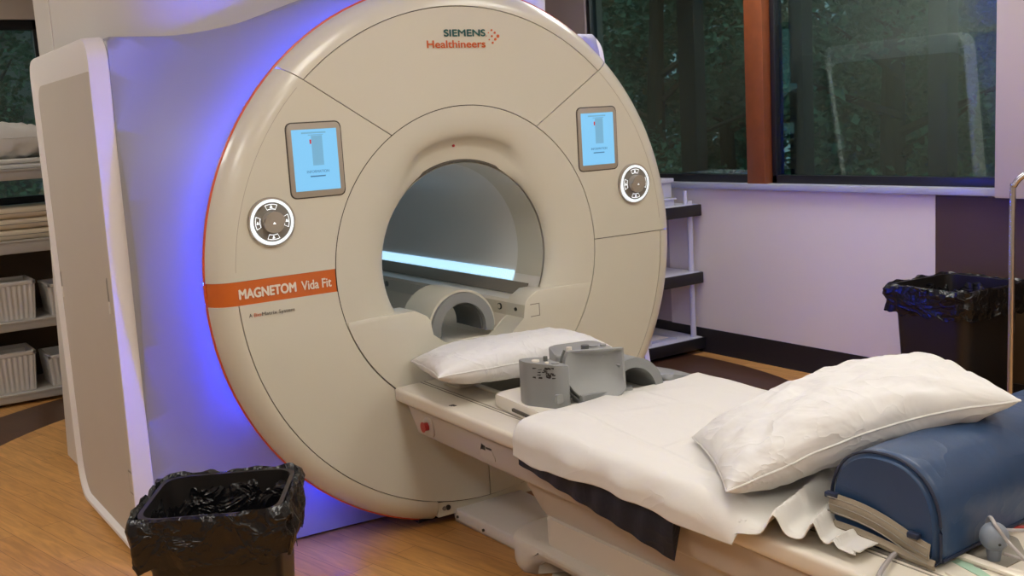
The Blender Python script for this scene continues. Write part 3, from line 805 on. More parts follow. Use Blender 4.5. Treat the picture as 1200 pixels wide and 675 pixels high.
# flat grey coil behind
F = thing('flexible_coil', 'low grey coil pad lying behind the head coil at the table edge', 'coil')
pts = rpoly([(.185, -.80), (.34, -.78), (.35, -.60), (.19, -.60)], .03)
bm = prism(B(), pts, 'z', TZ(-.7) + .001, TZ(-.7) + .085, bev=.015, seg=3)
for v in bm.verts: v.co.z -= max(0, v.co.x - .22) * .25 * (1 if v.co.z > TZ(-.7) + .04 else 0)
obj('pad_shell', bm, 'grey', F)
obj('pad_edge', prism(B(), rpoly([(.20, -.812), (.325, -.795), (.325, -.77), (.20, -.77)], .006), 'z', TZ(-.7) + .001, TZ(-.7) + .03, bev=.004), 'greylt', F)

# ================================================================== PILLOWS
def pillow_mesh(L, W, H, seed, wr=.010, nu=72, nv=52, pinch=.10, seam=True):
    bm = B(); vs = {}
    def surf(u, v, s):
        # u,v in -1..1
        eu, ev = abs(u), abs(v)
        x = u * L / 2 * (1 - pinch * (1 - eu ** 2) * 0 - .06 * (ev ** 3) * (1 - (eu ** 8)) * 0)
        # edges bow inwards between the corners
        x = u * L / 2 * (1 - .055 * (1 - ev ** 2) * 0 - .05 * (1 - (ev) ** 2) * -0 - .04 * (1 - ev ** 2) * eu ** 3)
        y = v * W / 2 * (1 - .09 * (1 - eu ** 2) * ev ** 3)
        e = max(0, (1 - eu ** 2.6)) * max(0, (1 - ev ** 2.6))
        h = H / 2 * e ** .42
        k = N3(u * 2.1 + seed, v * 2.4, seed) * .7 + N3(u * 5 + seed, v * 4, s * 3 + seed) * .35
        h *= 1 + .10 * k
        edge = (1 - e)
        rad = sin((atan2(v, u)) * 13 + 3 * N3(u * 2, v * 2, seed))
        ridge = abs(N3(u * 3.2 + 5, v * 2.6 + seed, s + seed * 2)); 
        w_ = wr * (rad * .35 * edge ** .6 * min(1, e * 5) + (.35 - ridge) * 1.1 * min(1, e * 4) + .5 * N3(u * 9, v * 7, seed + s) * min(1, e * 4))
        return Vector((x, y, s * (h + w_) + .004 * N3(u * 4, v * 4, seed) * H * 5))
    T_, U_ = [], []
    for s, rows in ((1, T_), (-1, U_)):
        for i in range(nu + 1):
            row = []
            for j in range(nv + 1):
                u, v = sin(pi / 2 * (2 * i / nu - 1)), sin(pi / 2 * (2 * j / nv - 1))
                row.append((u, v, s))
            rows.append(row)
    def mk(rows, store):
        for i, row in enumerate(rows):
            for j, (u, v, s) in enumerate(row):
                if s < 0 and (i in (0, nu) or j in (0, nv)): store[i, j] = top_[i, j]
                else: store[i, j] = bm.verts.new(surf(u, v, s))
    top_ = {}; bot_ = {}
    mk(T_, top_); mk(U_, bot_)
    for i in range(nu):
        for j in range(nv):
            bm.faces.new((top_[i, j], top_[i + 1, j], top_[i + 1, j + 1], top_[i, j + 1]))
            bm.faces.new((bot_[i, j], bot_[i, j + 1], bot_[i + 1, j + 1], bot_[i + 1, j]))
    border = [top_[i, 0].co.copy() for i in range(nu)] + [top_[nu, j].co.copy() for j in range(nv)] + [top_[i, nv].co.copy() for i in range(nu, 0, -1)] + [top_[0, j].co.copy() for j in range(nv, 0, -1)]
    return bm, border
def make_pillow(name, label, L, W, H, seed, m, mw, bend=None, wr=.010):
    bm, border = pillow_mesh(L, W, H, seed, wr)
    t = thing(name, label, 'pillow')
    def X(co):
        c = co.copy()
        if bend: c = bend(c)
        return mw @ c
    for v in bm.verts: v.co = X(v.co)
    obj('pillow_body', bm, m, t, 60)
    obj('seam_piping', tube(B(), [X(c) for c in border], .0028, 6, closed=True), m, t)
    return t
# ---- sheet helper
def place(o_, yaw=0, pitch=0, roll=0): return Matrix.Translation(o_) @ Matrix.Rotation(yaw, 4, 'Z') @ Matrix.Rotation(pitch, 4, 'Y') @ Matrix.Rotation(roll, 4, 'X')
make_pillow('head_pillow', 'flat white pillow at the bore mouth, beside the grey head coil', .60, .40, .13, 3.3, 'pillowb',
            place((-.065, -.285, TZ(-.3) + .112), radians(-16), radians(-2), radians(-4)), wr=.008)
bm = B(); 
sp = thing('pillow_support', 'small white wedge block on the table under the head pillow', 'block')
obj('support_block', sl(prism(B(), rpoly([(-.215, -.105), (-.205, -.175), (-.13, -.175), (-.13, -.105)], .01), 'z', .004, .052, bev=.006), -.15), 'white', sp)
obj('support_foot', sl(prism(B(), rpoly([(-.225, -.095), (-.215, -.185), (-.12, -.185), (-.12, -.095)], .01), 'z', .001, .008), -.15), 'table', sp)

# ================================================================== NAVY PAD, SHEET
def path_across(u, ylen, xr, xl, ztop, hang, rad, off):
    """walk from right edge over the top and down the left side; u metres from the right edge"""
    flat = (xr - xl) - rad
    if u <= flat: return xr - u, ztop
    a = (u - flat) / rad
    if a < pi / 2: return xl + rad - rad * sin(a) , ztop - rad + rad * cos(a)
    return xl, ztop - rad - (u - flat - rad * pi / 2)
def hang_pad(y):                 # bottom of the navy pad
    t = (-y - .77) / .68; return .480 - .082 * t
PY0, PY1 = -.80, -1.455
bm = B(); nu, nv = 60, 50
def padf(off, s=1):
    def f(i, j):
        y = PY0 + (PY1 - PY0) * j
        zt = TZ(y) + .047 + off; xl = -.392 - off; rad = .03 + off
        tot = (.33 - xl) - rad + rad * pi / 2 + (zt - rad - hang_pad(y))
        u = i * tot; x, z = path_across(u, 0, .33, xl, zt, 0, rad, off)
        wv = .0022 * sin(y * 70 + z * 18) * sst(zt - .02, zt - .08, z) + .003 * N3(x * 9, y * 12, z * 9)
        if z < zt - .02: x -= wv + .010 * sst(zt - .03, zt - .12, z) * (.3 + .7 * j)
        return Vector((x, y, z))
    return f
a_ = grid(bm, nu, nv, padf(0)); c_ = grid(bm, nu, nv, padf(-.034))
for i in range(nu):
    bm.faces.new((a_[i][0], a_[i + 1][0], c_[i + 1][0], c_[i][0])); bm.faces.new((a_[i][nv], a_[i + 1][nv], c_[i + 1][nv], c_[i][nv]))
for j in range(nv):
    bm.faces.new((a_[0][j], a_[0][j + 1], c_[0][j + 1], c_[0][j])); bm.faces.new((a_[nu][j], a_[nu][j + 1], c_[nu][j + 1], c_[nu][j]))
tag(obj('table_pad', bm, 'pad', None, 50), 'dark navy vinyl pad drooping over the near table edge under the white sheet', 'pad')

# white sheet
SY0, SY1 = -.785, -1.98
def hem(y):                     # height the left hem reaches
    P = [(-.78, .540), (-.80, .512), (-.94, .496), (-1.05, .508), (-1.17, .518), (-1.34, .516), (-1.49, .508), (-1.60, .505), (-1.66, .505), (-1.72, .515), (-1.78, .525), (-1.85, .53), (-2.0, .53)]
    for (a, za), (b2, zb) in zip(P, P[1:]):
        if a >= y >= b2: return za + (zb - za) * (a - y) / (a - b2)
    return P[-1][1] if y < -1 else P[0][1]
def sheet_top(x, y):
    # mattress height under the sheet fades to the bare table toward the bolster
    h = TZ(y) + .062 - .040 * sst(-1.50, -1.72, y)
    return h
def fold(x, y, cx, cy, dx, dy, w, h, l0, l1):
    """ridge along a line"""
    L = hypot(dx, dy); dx /= L; dy /= L; s = (x - cx) * dx + (y - cy) * dy; d = -(x - cx) * dy + (y - cy) * dx
    return h * math.exp(-(d / w) ** 2) * sst(l0, l0 + .06, s) * sst(l1, l1 - .08, s)
def sheetf(i, j):
    ye = -1.785 - .135 * sst(.60, .67, i) + .02 * N3(i * 14, 2, 5) * sst(.7, .8, i)
    y = SY0 + (ye - SY0) * j + (.02 * N3(i * 3, 0, 1)) * (1 - j)
    if j < .15: y += .03 * sst(.35, 1, i) * -(1 - j / .15) * .8 + .045 * sst(.72, .55, i) * 0
    xl = -.412; rad = .048; zt = sheet_top(0, y)
    xr = .335
    if y < -1.70: xl = -.412 + .045 * sst(-1.68, -1.85, y)
    hz_ = min(hem(y), zt - .001)
    drop = zt - rad - hz_
    fl = (xr - xl) - rad
    if i <= .76: u = i / .76 * fl
    else: u = fl + (i - .76) / .24 * max(.012, rad * pi / 2 + drop if drop > 0 else (zt - hz_) * 1.1)
    x, z = path_across(u, 0, xr, xl, zt, 0, rad, 0)
    side = sst(zt - .01, zt - .05, z)
    w = .0030 * N3(x * 4, y * 4, 1.7) + .0022 * N3(x * 11, y * 9, 4.2) + .0030 * max(0, .25 - abs(N3(x * 3.2, y * 5, 8.1))) * 4
    w += fold(x, y, -.22, -.80, -.12, -1, .011, .005, 0, .9) + fold(x, y, .05, -.80, .05, -1, .012, .004, .0, .9)
    w += fold(x, y, -.30, -1.28, .9, .10, .009, .005, 0, .55) + fold(x, y, -.34, -1.50, .9, .0, .009, .004, 0, .5)
    # big tail folds running to the bolster
    w += fold(x, y, -.43, -1.765, .95, .30, .018, .046, 0, .42) + fold(x, y, -.42, -1.855, .90, .36, .015, .040, .0, .40)
    w += fold(x, y, -.40, -1.88, .9, .12, .008, .014, .02, .2) - .006 * sst(-1.74, -1.80, y)
    z += (w + .006) * (1 - side) + .004 * N3(y * 14, 3, 1) * side
    x -= .004 * (1 + side) + side * (max(-.004, min(w, .007)) + .005 * sin(y * 28 + 2 * N3(y * 3, 0, 0)) * sst(-.8, -1.0, y))
    return Vector((x, y, z))
bm = B(); grid(bm, 150, 190, sheetf)
bmesh.ops.recalc_face_normals(bm, faces=bm.faces[:])
if sum(f.normal.z for f in bm.faces) < 0: bmesh.ops.reverse_faces(bm, faces=bm.faces[:])
sh = obj('bed_sheet', bm, 'sheet', None, 60); md = sh.modifiers.new('thickness', 'SOLIDIFY'); md.thickness = .0025; md.offset = -1
tag(sh, 'white cotton sheet spread over the table pad, its hem hanging over the near edge', 'sheet')

# ================================================================== BOLSTER
BO = thing('knee_bolster', 'blue vinyl half-round knee bolster with tan strap at the table end', 'bolster', (-.240, -1.915, TZ(-1.9) + .002), radians(2.5))
Wb, Hb, Lb = .262, .208, .74
def bol_sec(n=22):
    P = [(-Wb / 2, 0), (Wb / 2, 0), (Wb / 2, .075)]
    for k in range(n + 1):
        a = pi * k / n; P.append((Wb / 2 * .98 * cos(a) * (1 if 1 else 0), .075 + (Hb - .075) * sin(a) ** .8))
    P.append((-Wb / 2, .075)); return P
sec = rpoly(bol_sec()[:3], 0)
P = []
for k in range(41):
    a = pi * k / 40; c, s_ = cos(a), sin(a)
    P.append((Wb / 2 * (abs(c) ** .85) * (1 if c >= 0 else -1), .07 + (Hb - .07) * s_ ** .9))
ring = [(-Wb / 2, .012), (-Wb / 2 + .01, 0), (Wb / 2 - .01, 0), (Wb / 2, .012), (Wb / 2, .04)] + P
bm = B(); xs = [0, .002, .008, .02] + [.02 + (Lb - .04) * k / 60 for k in range(1, 61)] + [Lb - .008, Lb]
V = []
for x in xs:
    ins = .014 * (1 - sst(0, .022, min(x, Lb - x)))
    row = []
    for (y, z) in ring:
        cy, cz = 0, .09; yy2 = y + (cy - y) * ins / .12; zz = z + (cz - z) * ins / .12
        wv = .004 * N3(x * 6, y * 7, z * 4) + .004 * (.3 - abs(N3(x * 9 + 2, y * 5 + z * 3, 2.2))) * sst(.02, .1, x)
        row.append(bm.verts.new((x, yy2 * (1 + wv * 4), max(0, zz * (1 + wv * 3)))))
    V.append(row)
n = len(ring)
for a, b2 in zip(V, V[1:]):
    for k in range(n): bm.faces.new((a[k], a[(k + 1) % n], b2[(k + 1) % n], b2[k]))
bm.faces.new(V[0][::-1]); bm.faces.new(V[-1])
obj('bolster_body', bm, 'bolster', BO, 40)
obj('edge_piping', tube(B(), [(.008, y * .985, z * .985 + .001) for y, z in ring], .0035, 6, closed=True), 'darkcord', BO)
obj('base_piping', tube(B(), [(.01 + (Lb - .02) * k / 10, -Wb / 2 - .001, .012) for k in range(11)], .004, 6), 'darkcord', BO)
# strap on the end face: wavy tan webbing in two layers
def strap(y0, y1, zb, h, x, wav, name):
    bm = B(); nn = 40
    def f(i, j):
        y = y0 + (y1 - y0) * i
        zz = zb(i) + h * (j)
        return Vector((x - .008 - wav * sin(i * pi * 2.2) * .5 - .006 * (1 - abs(2 * j - 1)), y, zz))
    grid(bm, nn, 6, f); bmesh.ops.recalc_face_normals(bm, faces=bm.faces[:]); bmesh.ops.solidify(bm, geom=bm.faces[:], thickness=.003)
    return obj(name, bm, 'strap', BO)
st = strap(.12, -.118, lambda i: .052 - .038 * i + .010 * sin(i * 5), .046, -.001, .01, 'strap')
for dz in (.008, .024, .040):
    obj('strap_stitch', tube(B(), [(-.019 - .005 * sin(i * pi * 2.2), .12 - .238 * i, .052 - .038 * i + .010 * sin(i * 5) + dz) for i in [k / 24 for k in range(25)]], .0012, 5), 'groove', st)
strap(.11, -.13, lambda i: .018 - .018 * i + .004 * sin(i * 6), .022, -.004, .004, 'strap')
obj('strap_tab', bx(-.020, -.004, .098, .128, .088, .101, bev=.003), 'darkcord', BO)
obj('strap_tab', bx(-.020, -.004, -.095, -.070, .054, .066, bev=.003), 'darkcord', BO)
# loose white cloth end under the strap
# big pillow leaning on the bolster
def bend(c):
    t = c.x / .36
    c.z += .012 * (1 - t * t) + .010 * sin(t * 3 + 1)
    return c
PX = Vector((.515, -.34, .155)).normalized(); PYv = Vector((.5, .82, -.02)); PYv = (PYv - PX * PYv.dot(PX)).normalized(); PZv = PX.cross(PYv)
pm = Matrix((PX, PYv, PZv)).transposed().to_4x4(); pm.translation = Vector((-.022, -1.64, .706))
make_pillow('pillow', 'plump white pillow leaning across the sheet and blue bolster', .665, .42, .150, 9.1, 'pillow', pm, bend=bend, wr=.013)

# ================================================================== BALL, TUBES, TAPE, RECESS
zt = TZ(-2.05)
cb_ = thing('call_ball', 'grey rubber squeeze ball with clear tubing beside the blue bolster', 'squeeze ball', (-.110, -2.085, zt))
bm = B(); bmesh.ops.create_uvsphere(bm, u_segments=32, v_segments=20, radius=.0285)
for v in bm.verts: v.co.z = v.co.z * 1.02 + .05
obj('ball', bm, 'ball', cb_, 60)
bm = B(); cyl(bm, (0, 0, 0), .003, .002, 'z', 12)
o_ = obj('ball_hole', bm, 'black', cb_, 30, loc=(-.0165, -.022, .0435)); o_.rotation_euler = Vector((-.0165, -.022, -.0075)).to_track_quat('Z', 'Y').to_euler()
obj('ball_neck', cyl(B(), (.0, .0, .013), .012, .026, 'z', 20, r2=.016), 'ball', cb_)
obj('tube', tube(B(), spline([(.02, .03, .058), (.004, .012, .086), (-.012, -.012, .078), (-.006, -.04, .045), (.0, -.09, .012), (.01, -.16, .006), (.0, -.26, .006)], 8), .004, 8), 'tube', cb_)
obj('tube', tube(B(), spline([(.02, .03, .058), (.05, .02, .045), (.12, .0, .030), (.2, -.03, .02)], 8), .004, 8), 'tube', cb_)
obj('tube', tube(B(), spline([(.0, -.02, .02), (.03, -.06, .008), (.06, -.13, .006), (.08, -.2, .006)], 8), .0035, 8), 'tube', cb_)
bm = prism(B(), rpoly([(-.175, -2.085), (-.145, -2.12), (-.05, -2.12), (.03, -2.05), (.0, -1.98), (-.10, -2.01)], .02), 'z', zt - .002, zt + .0012)
obj('table_recess', bm, 'groove', T)
tp = prism(B(), [(-.182, -2.058), (-.176, -2.066), (-.222, -2.168), (-.230, -2.176), (-.236, -2.160), (-.206, -2.056)], 'z', TZ(-2.1) + .0005, TZ(-2.1) + .002)
for v in tp.verts: v.co.x += .028; v.co.y += .02
tag(obj('green_tape', tp, 'tape', None, 0), 'short strip of pale green tape on the bare table end', 'tape')
obj('table_ridge', sloped(prism(B(), rpoly([(-.235, -2.05), (-.285, -2.30), (-.26, -2.32), (-.205, -2.07)], .02), 'z', .0, .004, bev=.001)), 'table', top)
tag(obj('clear_tube', tube(B(), spline([(-.245, -1.955, TZ(-2) + .012), (-.30, -1.975, TZ(-2) + .016), (-.385, -2.015, TZ(-2) + .014), (-.43, -2.06, TZ(-2) - .02), (-.47, -2.13, TZ(-2) - .13), (-.50, -2.2, TZ(-2) - .3)], 8), .0055, 8), 'tube'), 'clear plastic tube running from under the blue bolster over the near table edge', 'tube')
bm = B(); tube(bm, spline([(.04, -2.02, zt + .006), (.08, -2.06, zt + .010), (.10, -2.10, zt + .006), (.12, -2.16, zt + .006)], 8), .005, 8)
tag(obj('red_clip', bm, 'red'), 'small red clip on the table beside the squeeze ball tubing', 'clip')

# ================================================================== TRASH CANS
def trash_can(label, loc, rz, w, d, h, seed, hemd=.10):
    t = thing('trash_can', label, 'trash can', loc, rz, 'black waste bins with liners')
    bm = B()
    def rr(hw, hd, r, n=7):
        return rpoly([(-hw, -hd), (hw, -hd), (hw, hd), (-hw, hd)], r, n)
    prof = [(.74, 0), (.76, .01), (.90, h * .86), (.93, h * .87), (.93, h * .90), (.96, h * .97), (.90, h * .97), (.72, .02)]
    L_ = [[bm.verts.new((x, y, z)) for x, y in rr(w / 2 * s, d / 2 * s, .06)] for s, z in prof]
    n = len(L_[0])
    for a, b2 in zip(L_, L_[1:]):
        for k in range(n): bm.faces.new((a[k], a[(k + 1) % n], b2[(k + 1) % n], b2[k]))
    bm.faces.new(L_[0][::-1]); bm.faces.new(L_[-1])
    obj('bin_body', bm, 'binblack', t)
    # liner
    bm = B(); P = rr(1, 1, .25, 14)
    fine = []
    for a, b2 in zip(P, P[1:] + P[:1]):
        m_ = max(1, int(hypot(b2[0] - a[0], b2[1] - a[1]) / .035))
        for k in range(m_): fine.append((a[0] + (b2[0] - a[0]) * k / m_, a[1] + (b2[1] - a[1]) * k / m_))
    prof = [(.70, -.50), (.76, -.25), (.83, -.10), (.90, -.03), (.955, -.006), (1.0, .006), (1.05, .0), (1.07, -.02), (1.06, -.045), (1.075, -.070), (1.05, -.095), (1.04, -.12)]
    L_ = []
    for k, (s, dz) in enumerate(prof):
        row = []
        for q, (x, y) in enumerate(fine):
            a = atan2(y, x); 
            nn = N3(x * 3 + seed, y * 3, k * .5) + .6 * N3(x * 8, y * 8 + seed, k * .9)
            amp = .075 if k > 6 else (.030 if k > 3 else .06)
            s2 = s + amp * nn * 1.0
            z = h * .97 + dz + .012 * N3(x * 4, y * 4 + seed, 3)
            if k > 6: z += (.025 * N3(x * 5 + seed, y * 5, 9)) * (k - 6) / 5
            z += .006 * nn
            row.append(bm.verts.new((x * w / 2 * s2, y * d / 2 * s2, z)))
        L_.append(row)
    n = len(fine)
    for a, b2 in zip(L_, L_[1:]):
        for k in range(n): bm.faces.new((a[k], a[(k + 1) % n], b2[(k + 1) % n], b2[k]))
    bm.faces.new(L_[0][::-1])
    obj('bin_liner', bm, 'liner', t, 50)
    return t
trash_can('black trash can with crumpled black liner standing by the blue-lit scanner side', (-1.235, -.72, 0), radians(-30), .355, .335, .60, 2.0)
trash_can('black trash can with black liner against the dark brown wall', (2.13, -.52, 0), radians(-4), .42, .42, .66, 7.0)

# ================================================================== CART HANDLE
cx, cy = 1.80, -.972
ct = thing('steel_cart', 'stainless cart with upright curved tubular handle at the right edge', 'cart', (cx, cy, 0))
bm = B(); tube(bm, spline([(0, 0, .12), (0, 0, .6), (0, 0, 1.05), (.004, -.004, 1.10), (.02, -.03, 1.135), (.05, -.075, 1.15), (.10, -.15, 1.15), (.2, -.30, 1.15), (.24, -.36, 1.13), (.255, -.385, 1.08), (.255, -.385, .6), (.255, -.385, .12)], 8), .0115, 14)
obj('handle', bm, 'chrome', ct)
bm = B(); cyl(bm, (0, 0, .845), .0125, .01, 'z', 16)
for z in (.16, ):
    bm2 = prism(B(), rpoly([(0.012, .0), (.262, -.385), (.53, -.22), (.42, .06)], .02), 'z', z, z + .03, bev=.004); obj('shelf', bm2, 'chrome', ct)
obj('collar', bm, 'chrome', ct)
for (x, y) in ((.03, -.01), (.255, -.35), (.48, -.21), (.39, .02)):
    c_ = obj('caster', cyl(B(), (x, y, .05), .05, .025, 'x', 24, bev=.004), 'black', ct)
    obj('caster_stem', cyl(B(), (x, y, .12), .009, .09, 'z', 12), 'chrome', c_)
obj('handle', tube(B(), spline([(.40, .03, .12), (.40, .03, .6), (.40, .03, 1.06), (.415, -.01, 1.13), (.445, -.09, 1.15), (.475, -.17, 1.13), (.49, -.21, 1.06), (.49, -.21, .6), (.49, -.21, .12)], 8), .0115, 14), 'chrome', ct)

# ================================================================== RACK ON THE RIGHT
rk = thing('shelf_cart', 'white wire-shelf cart with black shelf edges between scanner and wall', 'shelf cart', (0, 0, 0))
RX0, RX1, RY0, RY1 = 2.00, 2.425, 1.37, 2.25
for z in (.025, .425, .83):
    f = obj('shelf', bx(RX0, RX1, RY0 + .0, RY1, z + .056, z + .070, bev=.003), 'cartwhite', rk)
    bm = B(); box(bm, RX0 - .01, RX1 + .01, RY0 - .015, RY0, z, z + .068, bev=.004); box(bm, RX0 - .012, RX0, RY0, RY1, z, z + .068, bev=.003); box(bm, RX1, RX1 + .012, RY0, RY1, z, z + .068, bev=.003)
    obj('shelf_edge', bm, 'black', f)
for x in (RX0 + .03, RX1 - .035):
    for y in (RY0 + .04, RY1 - .04): obj('post', cyl(B(), (x, y, .49), .017, .86, 'z', 14), 'cartwhite', rk)
obj('post', cyl(B(), (RX1 - .05, RY0 + .06, .93), .012, .10, 'z', 12), 'cartwhite', rk)
def small_box(lab, name, x0, x1, y0, y1, z, h):
    t = thing(name, lab, 'tray', ((x0 + x1) / 2, (y0 + y1) / 2, z)); hx, hy = (x1 - x0) / 2, (y1 - y0) / 2
    bm = B(); box(bm, -hx * .93, hx * .93, -hy * .93, hy * .93, 0, h * .78, bev=.005); obj('tray_body', bm, 'cartwhite', t)
    obj('tray_rim', bx(-hx, hx, -hy, hy, h * .78, h, bev=.004), 'cartwhite', t)
small_box('white tray on top of the shelf cart, the lower one', 'storage_tray', 2.02, 2.30, 1.42, 1.75, .9005, .045)
small_box('white box lid above the lower tray on the shelf cart', 'storage_tray', 2.02, 2.31, 1.45, 1.80, .946, .115)
for i, (x0, x1, y0, y1, z, lab) in enumerate([(2.08, 2.28, 1.44, 1.62, .0955, 'flat grey folder lying on the cart bottom shelf, front'), (2.06, 2.22, 1.66, 1.9, .0955, 'flat grey folder lying on the cart bottom shelf, rear')]):
    t = thing('folder', lab, 'folder', (0, 0, 0)); obj('cover', bx(x0, x1, y0, y1, z, z + .012, bev=.002), 'sill', t); obj('label_card', bx(x0 + .02, x1 - .05, y0 + .02, y1 - .04, z + .012, z + .0135), 'white', t, smooth=0)

# ================================================================== LINEN RACK on the left
lr = thing('linen_rack', 'grey enamel shelf rack of linens and tubs in front of the far left window', 'shelf rack')
LX0, LX1, LY0, LY1 = -2.35, -.50, 3.30, 3.80
SH = [(.0, .070), (.432, .486), (.872, .945), (1.285, 1.345)]
for z0, z1 in SH:
    bm = bx(LX0, LX1, LY0, LY1, max(z0, .02), z1, bev=.006); f = obj('shelf', bm, 'rack', lr)
    obj('shelf_lip', bx(LX0, LX1, LY0 - .006, LY0, z1 - .012, z1 + .001, bev=.002), 'rack', f)
for x in (LX0 + .02, LX1 - .02):
    for y in (LY0 + .02, LY1 - .02): obj('post', bx(x - .018, x + .018, y - .018, y + .018, 0, 1.50, bev=.003), 'rack', lr)
obj('back_sheet', bx(LX0, LX1, LY1 - .012, LY1 - .006, .05, .93), 'wallbrown', lr, smooth=0)
for k in range(3):
    y = 0; z = .9455 + k * .062
    t = thing('foam_pad', ['cream foam pad on the rack, bottom of the stack of three', 'cream foam pad on the rack, middle of the stack of three', 'cream foam pad on the rack, top of the stack of three'][k], 'pad', (0, 0, 0), 0, 'stacked cream foam pads on the linen rack')
    obj('pad_body', bx(-1.60, -.60 + k * .01, 3.33, 3.74, z, z + .059, bev=.022, seg=4), 'yellowpad', t)
    obj('pad_seam', tube(B(), [(-1.60 + .02 + .97 * i / 10, 3.3295, z + .030) for i in range(11)], .002, 5), 'groove', t)
# folded blanket/mattress & pillow on the top shelf
t = thing('folded_blanket', 'folded cream blanket on the rack top shelf beneath the pillow', 'blanket')
for k in range(2):
    bm = bx(-1.7, -.60, 3.34, 3.76, 1.3455 + k * .030, 1.374 + k * .030, bev=.012, seg=4)
    obj('fold_layer', bm, 'sheet', t)
make_pillow('pillow', 'rumpled off-white pillow on top of the linen rack by the far left window', .78, .40, .22, 5.0, 'sheet', place((-1.10, 3.55, 1.495), 0, 0, radians(-8)), wr=.02)
# tubs
def tub(label, x, y, z, w, d, h, first=None):
    t = thing('storage_tub', label, 'storage tub', (x, y, z), 0, 'ribbed white storage tubs on the linen rack')
    bm = B(); Lp = []
    nR = int(w / .03); 
    def loop(s, zz, rib):
        P = []
        def seg(a, b2, n, nx, ny):
            for k in range(n * 4):
                u = k / (n * 4); r = (.004 if (k % 4) in (1, 2) else 0) * rib
                P.append((a[0] + (b2[0] - a[0]) * u + nx * r, a[1] + (b2[1] - a[1]) * u + ny * r, zz))
        hx, hy = w / 2 * s, d / 2 * s
        seg((-hx, -hy), (hx, -hy), nR, 0, -1); seg((hx, -hy), (hx, hy), nR, 1, 0); seg((hx, hy), (-hx, hy), nR, 0, 1); seg((-hx, hy), (-hx, -hy), nR, -1, 0)
        return [bm.verts.new(p) for p in P]
    Lp = [loop(.86, 0, 0), loop(.87, .01, 1), loop(.96, h * .88, 1), loop(.96, h * .90, 0), loop(.92, h * .90, 0), loop(.84, .012, 0)]
    n = len(Lp[0])
    for a, b2 in zip(Lp, Lp[1:]):
        for k in range(n): bm.faces.new((a[k], a[(k + 1) % n], b2[(k + 1) % n], b2[k]))
    bm.faces.new(Lp[0][::-1]); bm.faces.new(Lp[-1])
    obj('tub_body', bm, 'bin', t, 20)
    bm = B(); 
    for a in ((-w / 2, w / 2, -d / 2, -d / 2 + .018), (-w / 2, w / 2, d / 2 - .018, d / 2), (-w / 2, -w / 2 + .018, -d / 2, d / 2), (w / 2 - .018, w / 2, -d / 2, d / 2)): box(bm, *a, h * .90, h, bev=.003)
    obj('tub_rim', bm, 'bin', t)
    return t
tub('wide ribbed white tub on the rack lower shelf', -1.12, 3.48, .0705, .30, .30, .235)
tub('small white tub on the rack lower shelf beside the wide one', -.80, 3.48, .0705, .22, .30, .185)
tub('wide ribbed white tub on the rack middle shelf', -1.075, 3.48, .4865, .30, .30, .225)
tub('small white tub on the rack middle shelf beside the wide one', -.765, 3.48, .4865, .20, .30, .185)
tub('white tub at the far left end of the rack lower shelf', -1.46, 3.48, .0705, .30, .30, .235)
tub('white tub at the far left end of the rack middle shelf', -1.40, 3.48, .4865, .30, .30, .225)

# ================================================================== OUTSIDE
gd = struct('floor_outside', bx(-30, 30, -30, 30, -1.35, -1.25), 'ground', smooth=0)
gd.name = 'ground'; gd['kind'] = 'structure'
def tree(x, y, h, r, seed, n=5200, leaf=.10, lab='leafy dark green tree outside the window'):
    rnd = random.Random(seed)
    t = thing('tree', lab, 'tree', (x, y, -1.25), 0, 'leafy trees outside the windows')
    bm = B(); tube(bm, spline([(0, 0, 0), (.1 * rnd.uniform(-1, 1), .1, h * .35), (.2 * rnd.uniform(-1, 1), 0, h * .7), (0, 0, h * .95)], 5), [.16 * (1 - k / 16 * .8) for k in range(16)], 8)
    tr = obj('trunk', bm, 'bark', t)
    bm = B()
    clumps = []
    for k in range(34):
        a = rnd.uniform(0, 2 * pi); rr = r * sqrt(rnd.random()); z = h * rnd.uniform(.12, 1.0)
        clumps.append((rr * cos(a), rr * sin(a), z, rnd.uniform(.35, .85)))
        if k % 3 == 0: tube(bm, [(0, 0, z * .8), (rr * cos(a) * .5, rr * sin(a) * .5, z * .9), (rr * cos(a), rr * sin(a), z)], [.05, .03, .012], 5)
    obj('branches', bm, 'bark', t)
    vs, fs = [], []
    for k in range(n):
        c = rnd.choice(clumps); 
        d = Vector((rnd.gauss(0, 1), rnd.gauss(0, 1), rnd.gauss(0, .8))); d = d.normalized() * c[3] * (rnd.random() ** .4)
        p = Vector(c[:3]) + d; s = leaf * rnd.uniform(.6, 1.3)
        q = Matrix.Rotation(rnd.uniform(0, 6.3), 3, 'Z') @ Matrix.Rotation(rnd.gauss(0, .7), 3, 'X') @ Matrix.Rotation(rnd.gauss(0, .7), 3, 'Y')
        b0 = len(vs)
        for w in ((-.5, 0, 0), (-.1, .32, .06), (.6, 0, -.05), (-.1, -.32, .06)): vs.append(p + q @ (Vector(w) * s))
        fs.append((b0, b0 + 1, b0 + 2, b0 + 3))
    me = bpy.data.meshes.new('foliage'); me.from_pydata(vs, [], fs); me.materials.append(M['leaf'])
    o = bpy.data.objects.new('foliage', me); COL.objects.link(o); o.parent = t
TL = 'leafy dark green tree outside the right-hand windows'
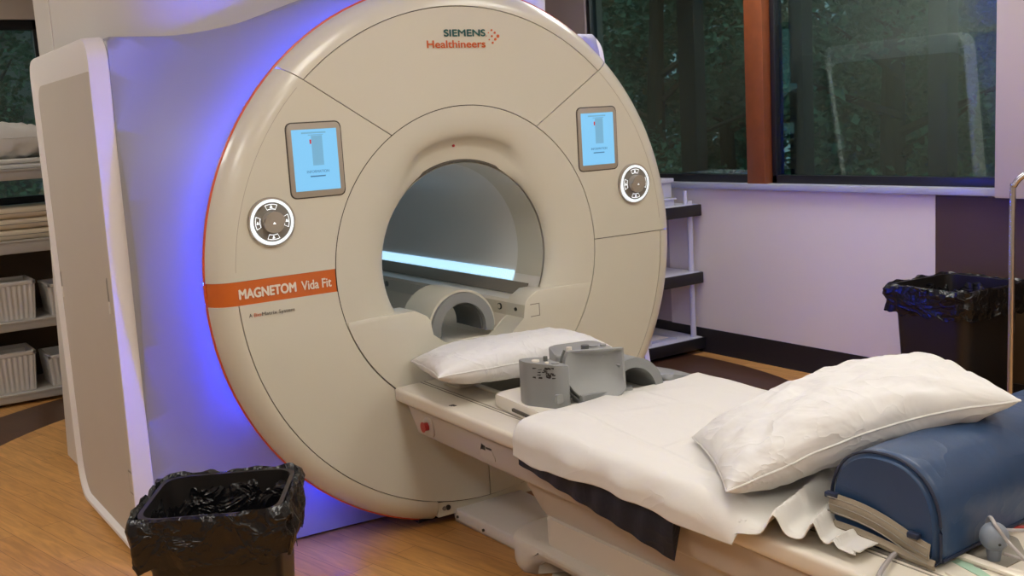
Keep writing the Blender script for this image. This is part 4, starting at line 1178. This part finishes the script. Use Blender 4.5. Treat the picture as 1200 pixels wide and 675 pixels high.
for i, (x, y, h, r) in enumerate([(7.0, 3.3, 6.5, 1.75), (7.6, 7.4, 7, 1.9), (7.6, -.6, 6.8, 1.8), (11.6, 5.3, 8, 2.2), (12.2, 10.6, 8.5, 2.4), (11.5, .6, 8, 2.2), (10.6, 14.6, 9, 2.0), (17, 4.0, 10, 2.9), (17, 10.6, 10.5, 3.1), (17.5, 17.5, 11, 3.3), (24, 6, 6, 3.6), (24, 14, 6, 3.6), (24.5, 22.5, 7, 3.6), (24, -2, 6, 3.6), (9.4, 5.4, 4.2, .9)]):
    tree(x, y, h, r, 10 + i, n=17000, leaf=.085 if x < 9 else (.15 if x < 20 else .26), lab=TL)
for i, (x, y, h, r) in enumerate([(-.4, 8.8, 5.2, 1.1), (1.6, 12.6, 6.5, 1.8)]):
    tree(x, y, h, r, 40 + i, n=7000, leaf=.09, lab='sparse tree seen through the far left window')
# pale building far behind the left window
t = thing('building', 'pale grey building seen through the far left window behind the trees', 'building')
obj('facade', bx(-7, 8, 19, 22, -1.25, 6.2), 'mount', t, smooth=0)
for k in range(16):
    obj('facade_window', bx(-6.2 + (k % 8) * 1.75, -5.2 + (k % 8) * 1.75, 18.93, 19.02, .7 + 2.8 * (k // 8), 2.3 + 2.8 * (k // 8)), 'framemid', t, smooth=0)
obj('cornice', bx(-7.1, 8.1, 18.9, 22.1, 6.2, 6.5), 'rack', t, smooth=0)

# ------------------------------------------------------------------ world
w = bpy.data.worlds.new('World'); SC.world = w; w.use_nodes = True
nt = w.node_tree; bg = nt.nodes['Background']; bg.inputs[0].default_value = (.55, .72, .85, 1); bg.inputs[1].default_value = .55

sun = bpy.data.lights.new('tree_fill_light', 'SUN'); sun.energy = .9; sun.angle = radians(25); sun.color = (.92, 1, .95)  # added sun-type lamp to brighten the trees outside; the evening is overcast
so = bpy.data.objects.new('tree_fill_light', sun); COL.objects.link(so); so.rotation_euler = Vector((-.62, -.25, .75)).to_track_quat('Z', 'Y').to_euler()
# ------------------------------------------------------------------ camera
cam = bpy.data.cameras.new('camera'); cam.sensor_width = 36; cam.lens = 1245.221 / 1200 * 36; cam.clip_start = .05; cam.clip_end = 200
co = bpy.data.objects.new('camera', cam); COL.objects.link(co); SC.camera = co
r_ = Vector((0.82614716, -0.56039916, -0.05859736)); u_ = Vector((0.13501329, 0.09591861, 0.98619016)); f_ = Vector((0.54703955, 0.82264963, -0.15490422))
mw = Matrix((r_, u_, -f_)).transposed().to_4x4(); mw.translation = Vector((-2.01042583, -3.25013215, .48460946 + HZ)); co.matrix_world = mw
vs_ = SC.view_settings; vs_.view_transform = 'Standard'; vs_.look = 'None'; vs_.exposure = 0; vs_.gamma = 1; vs_.use_curve_mapping = False
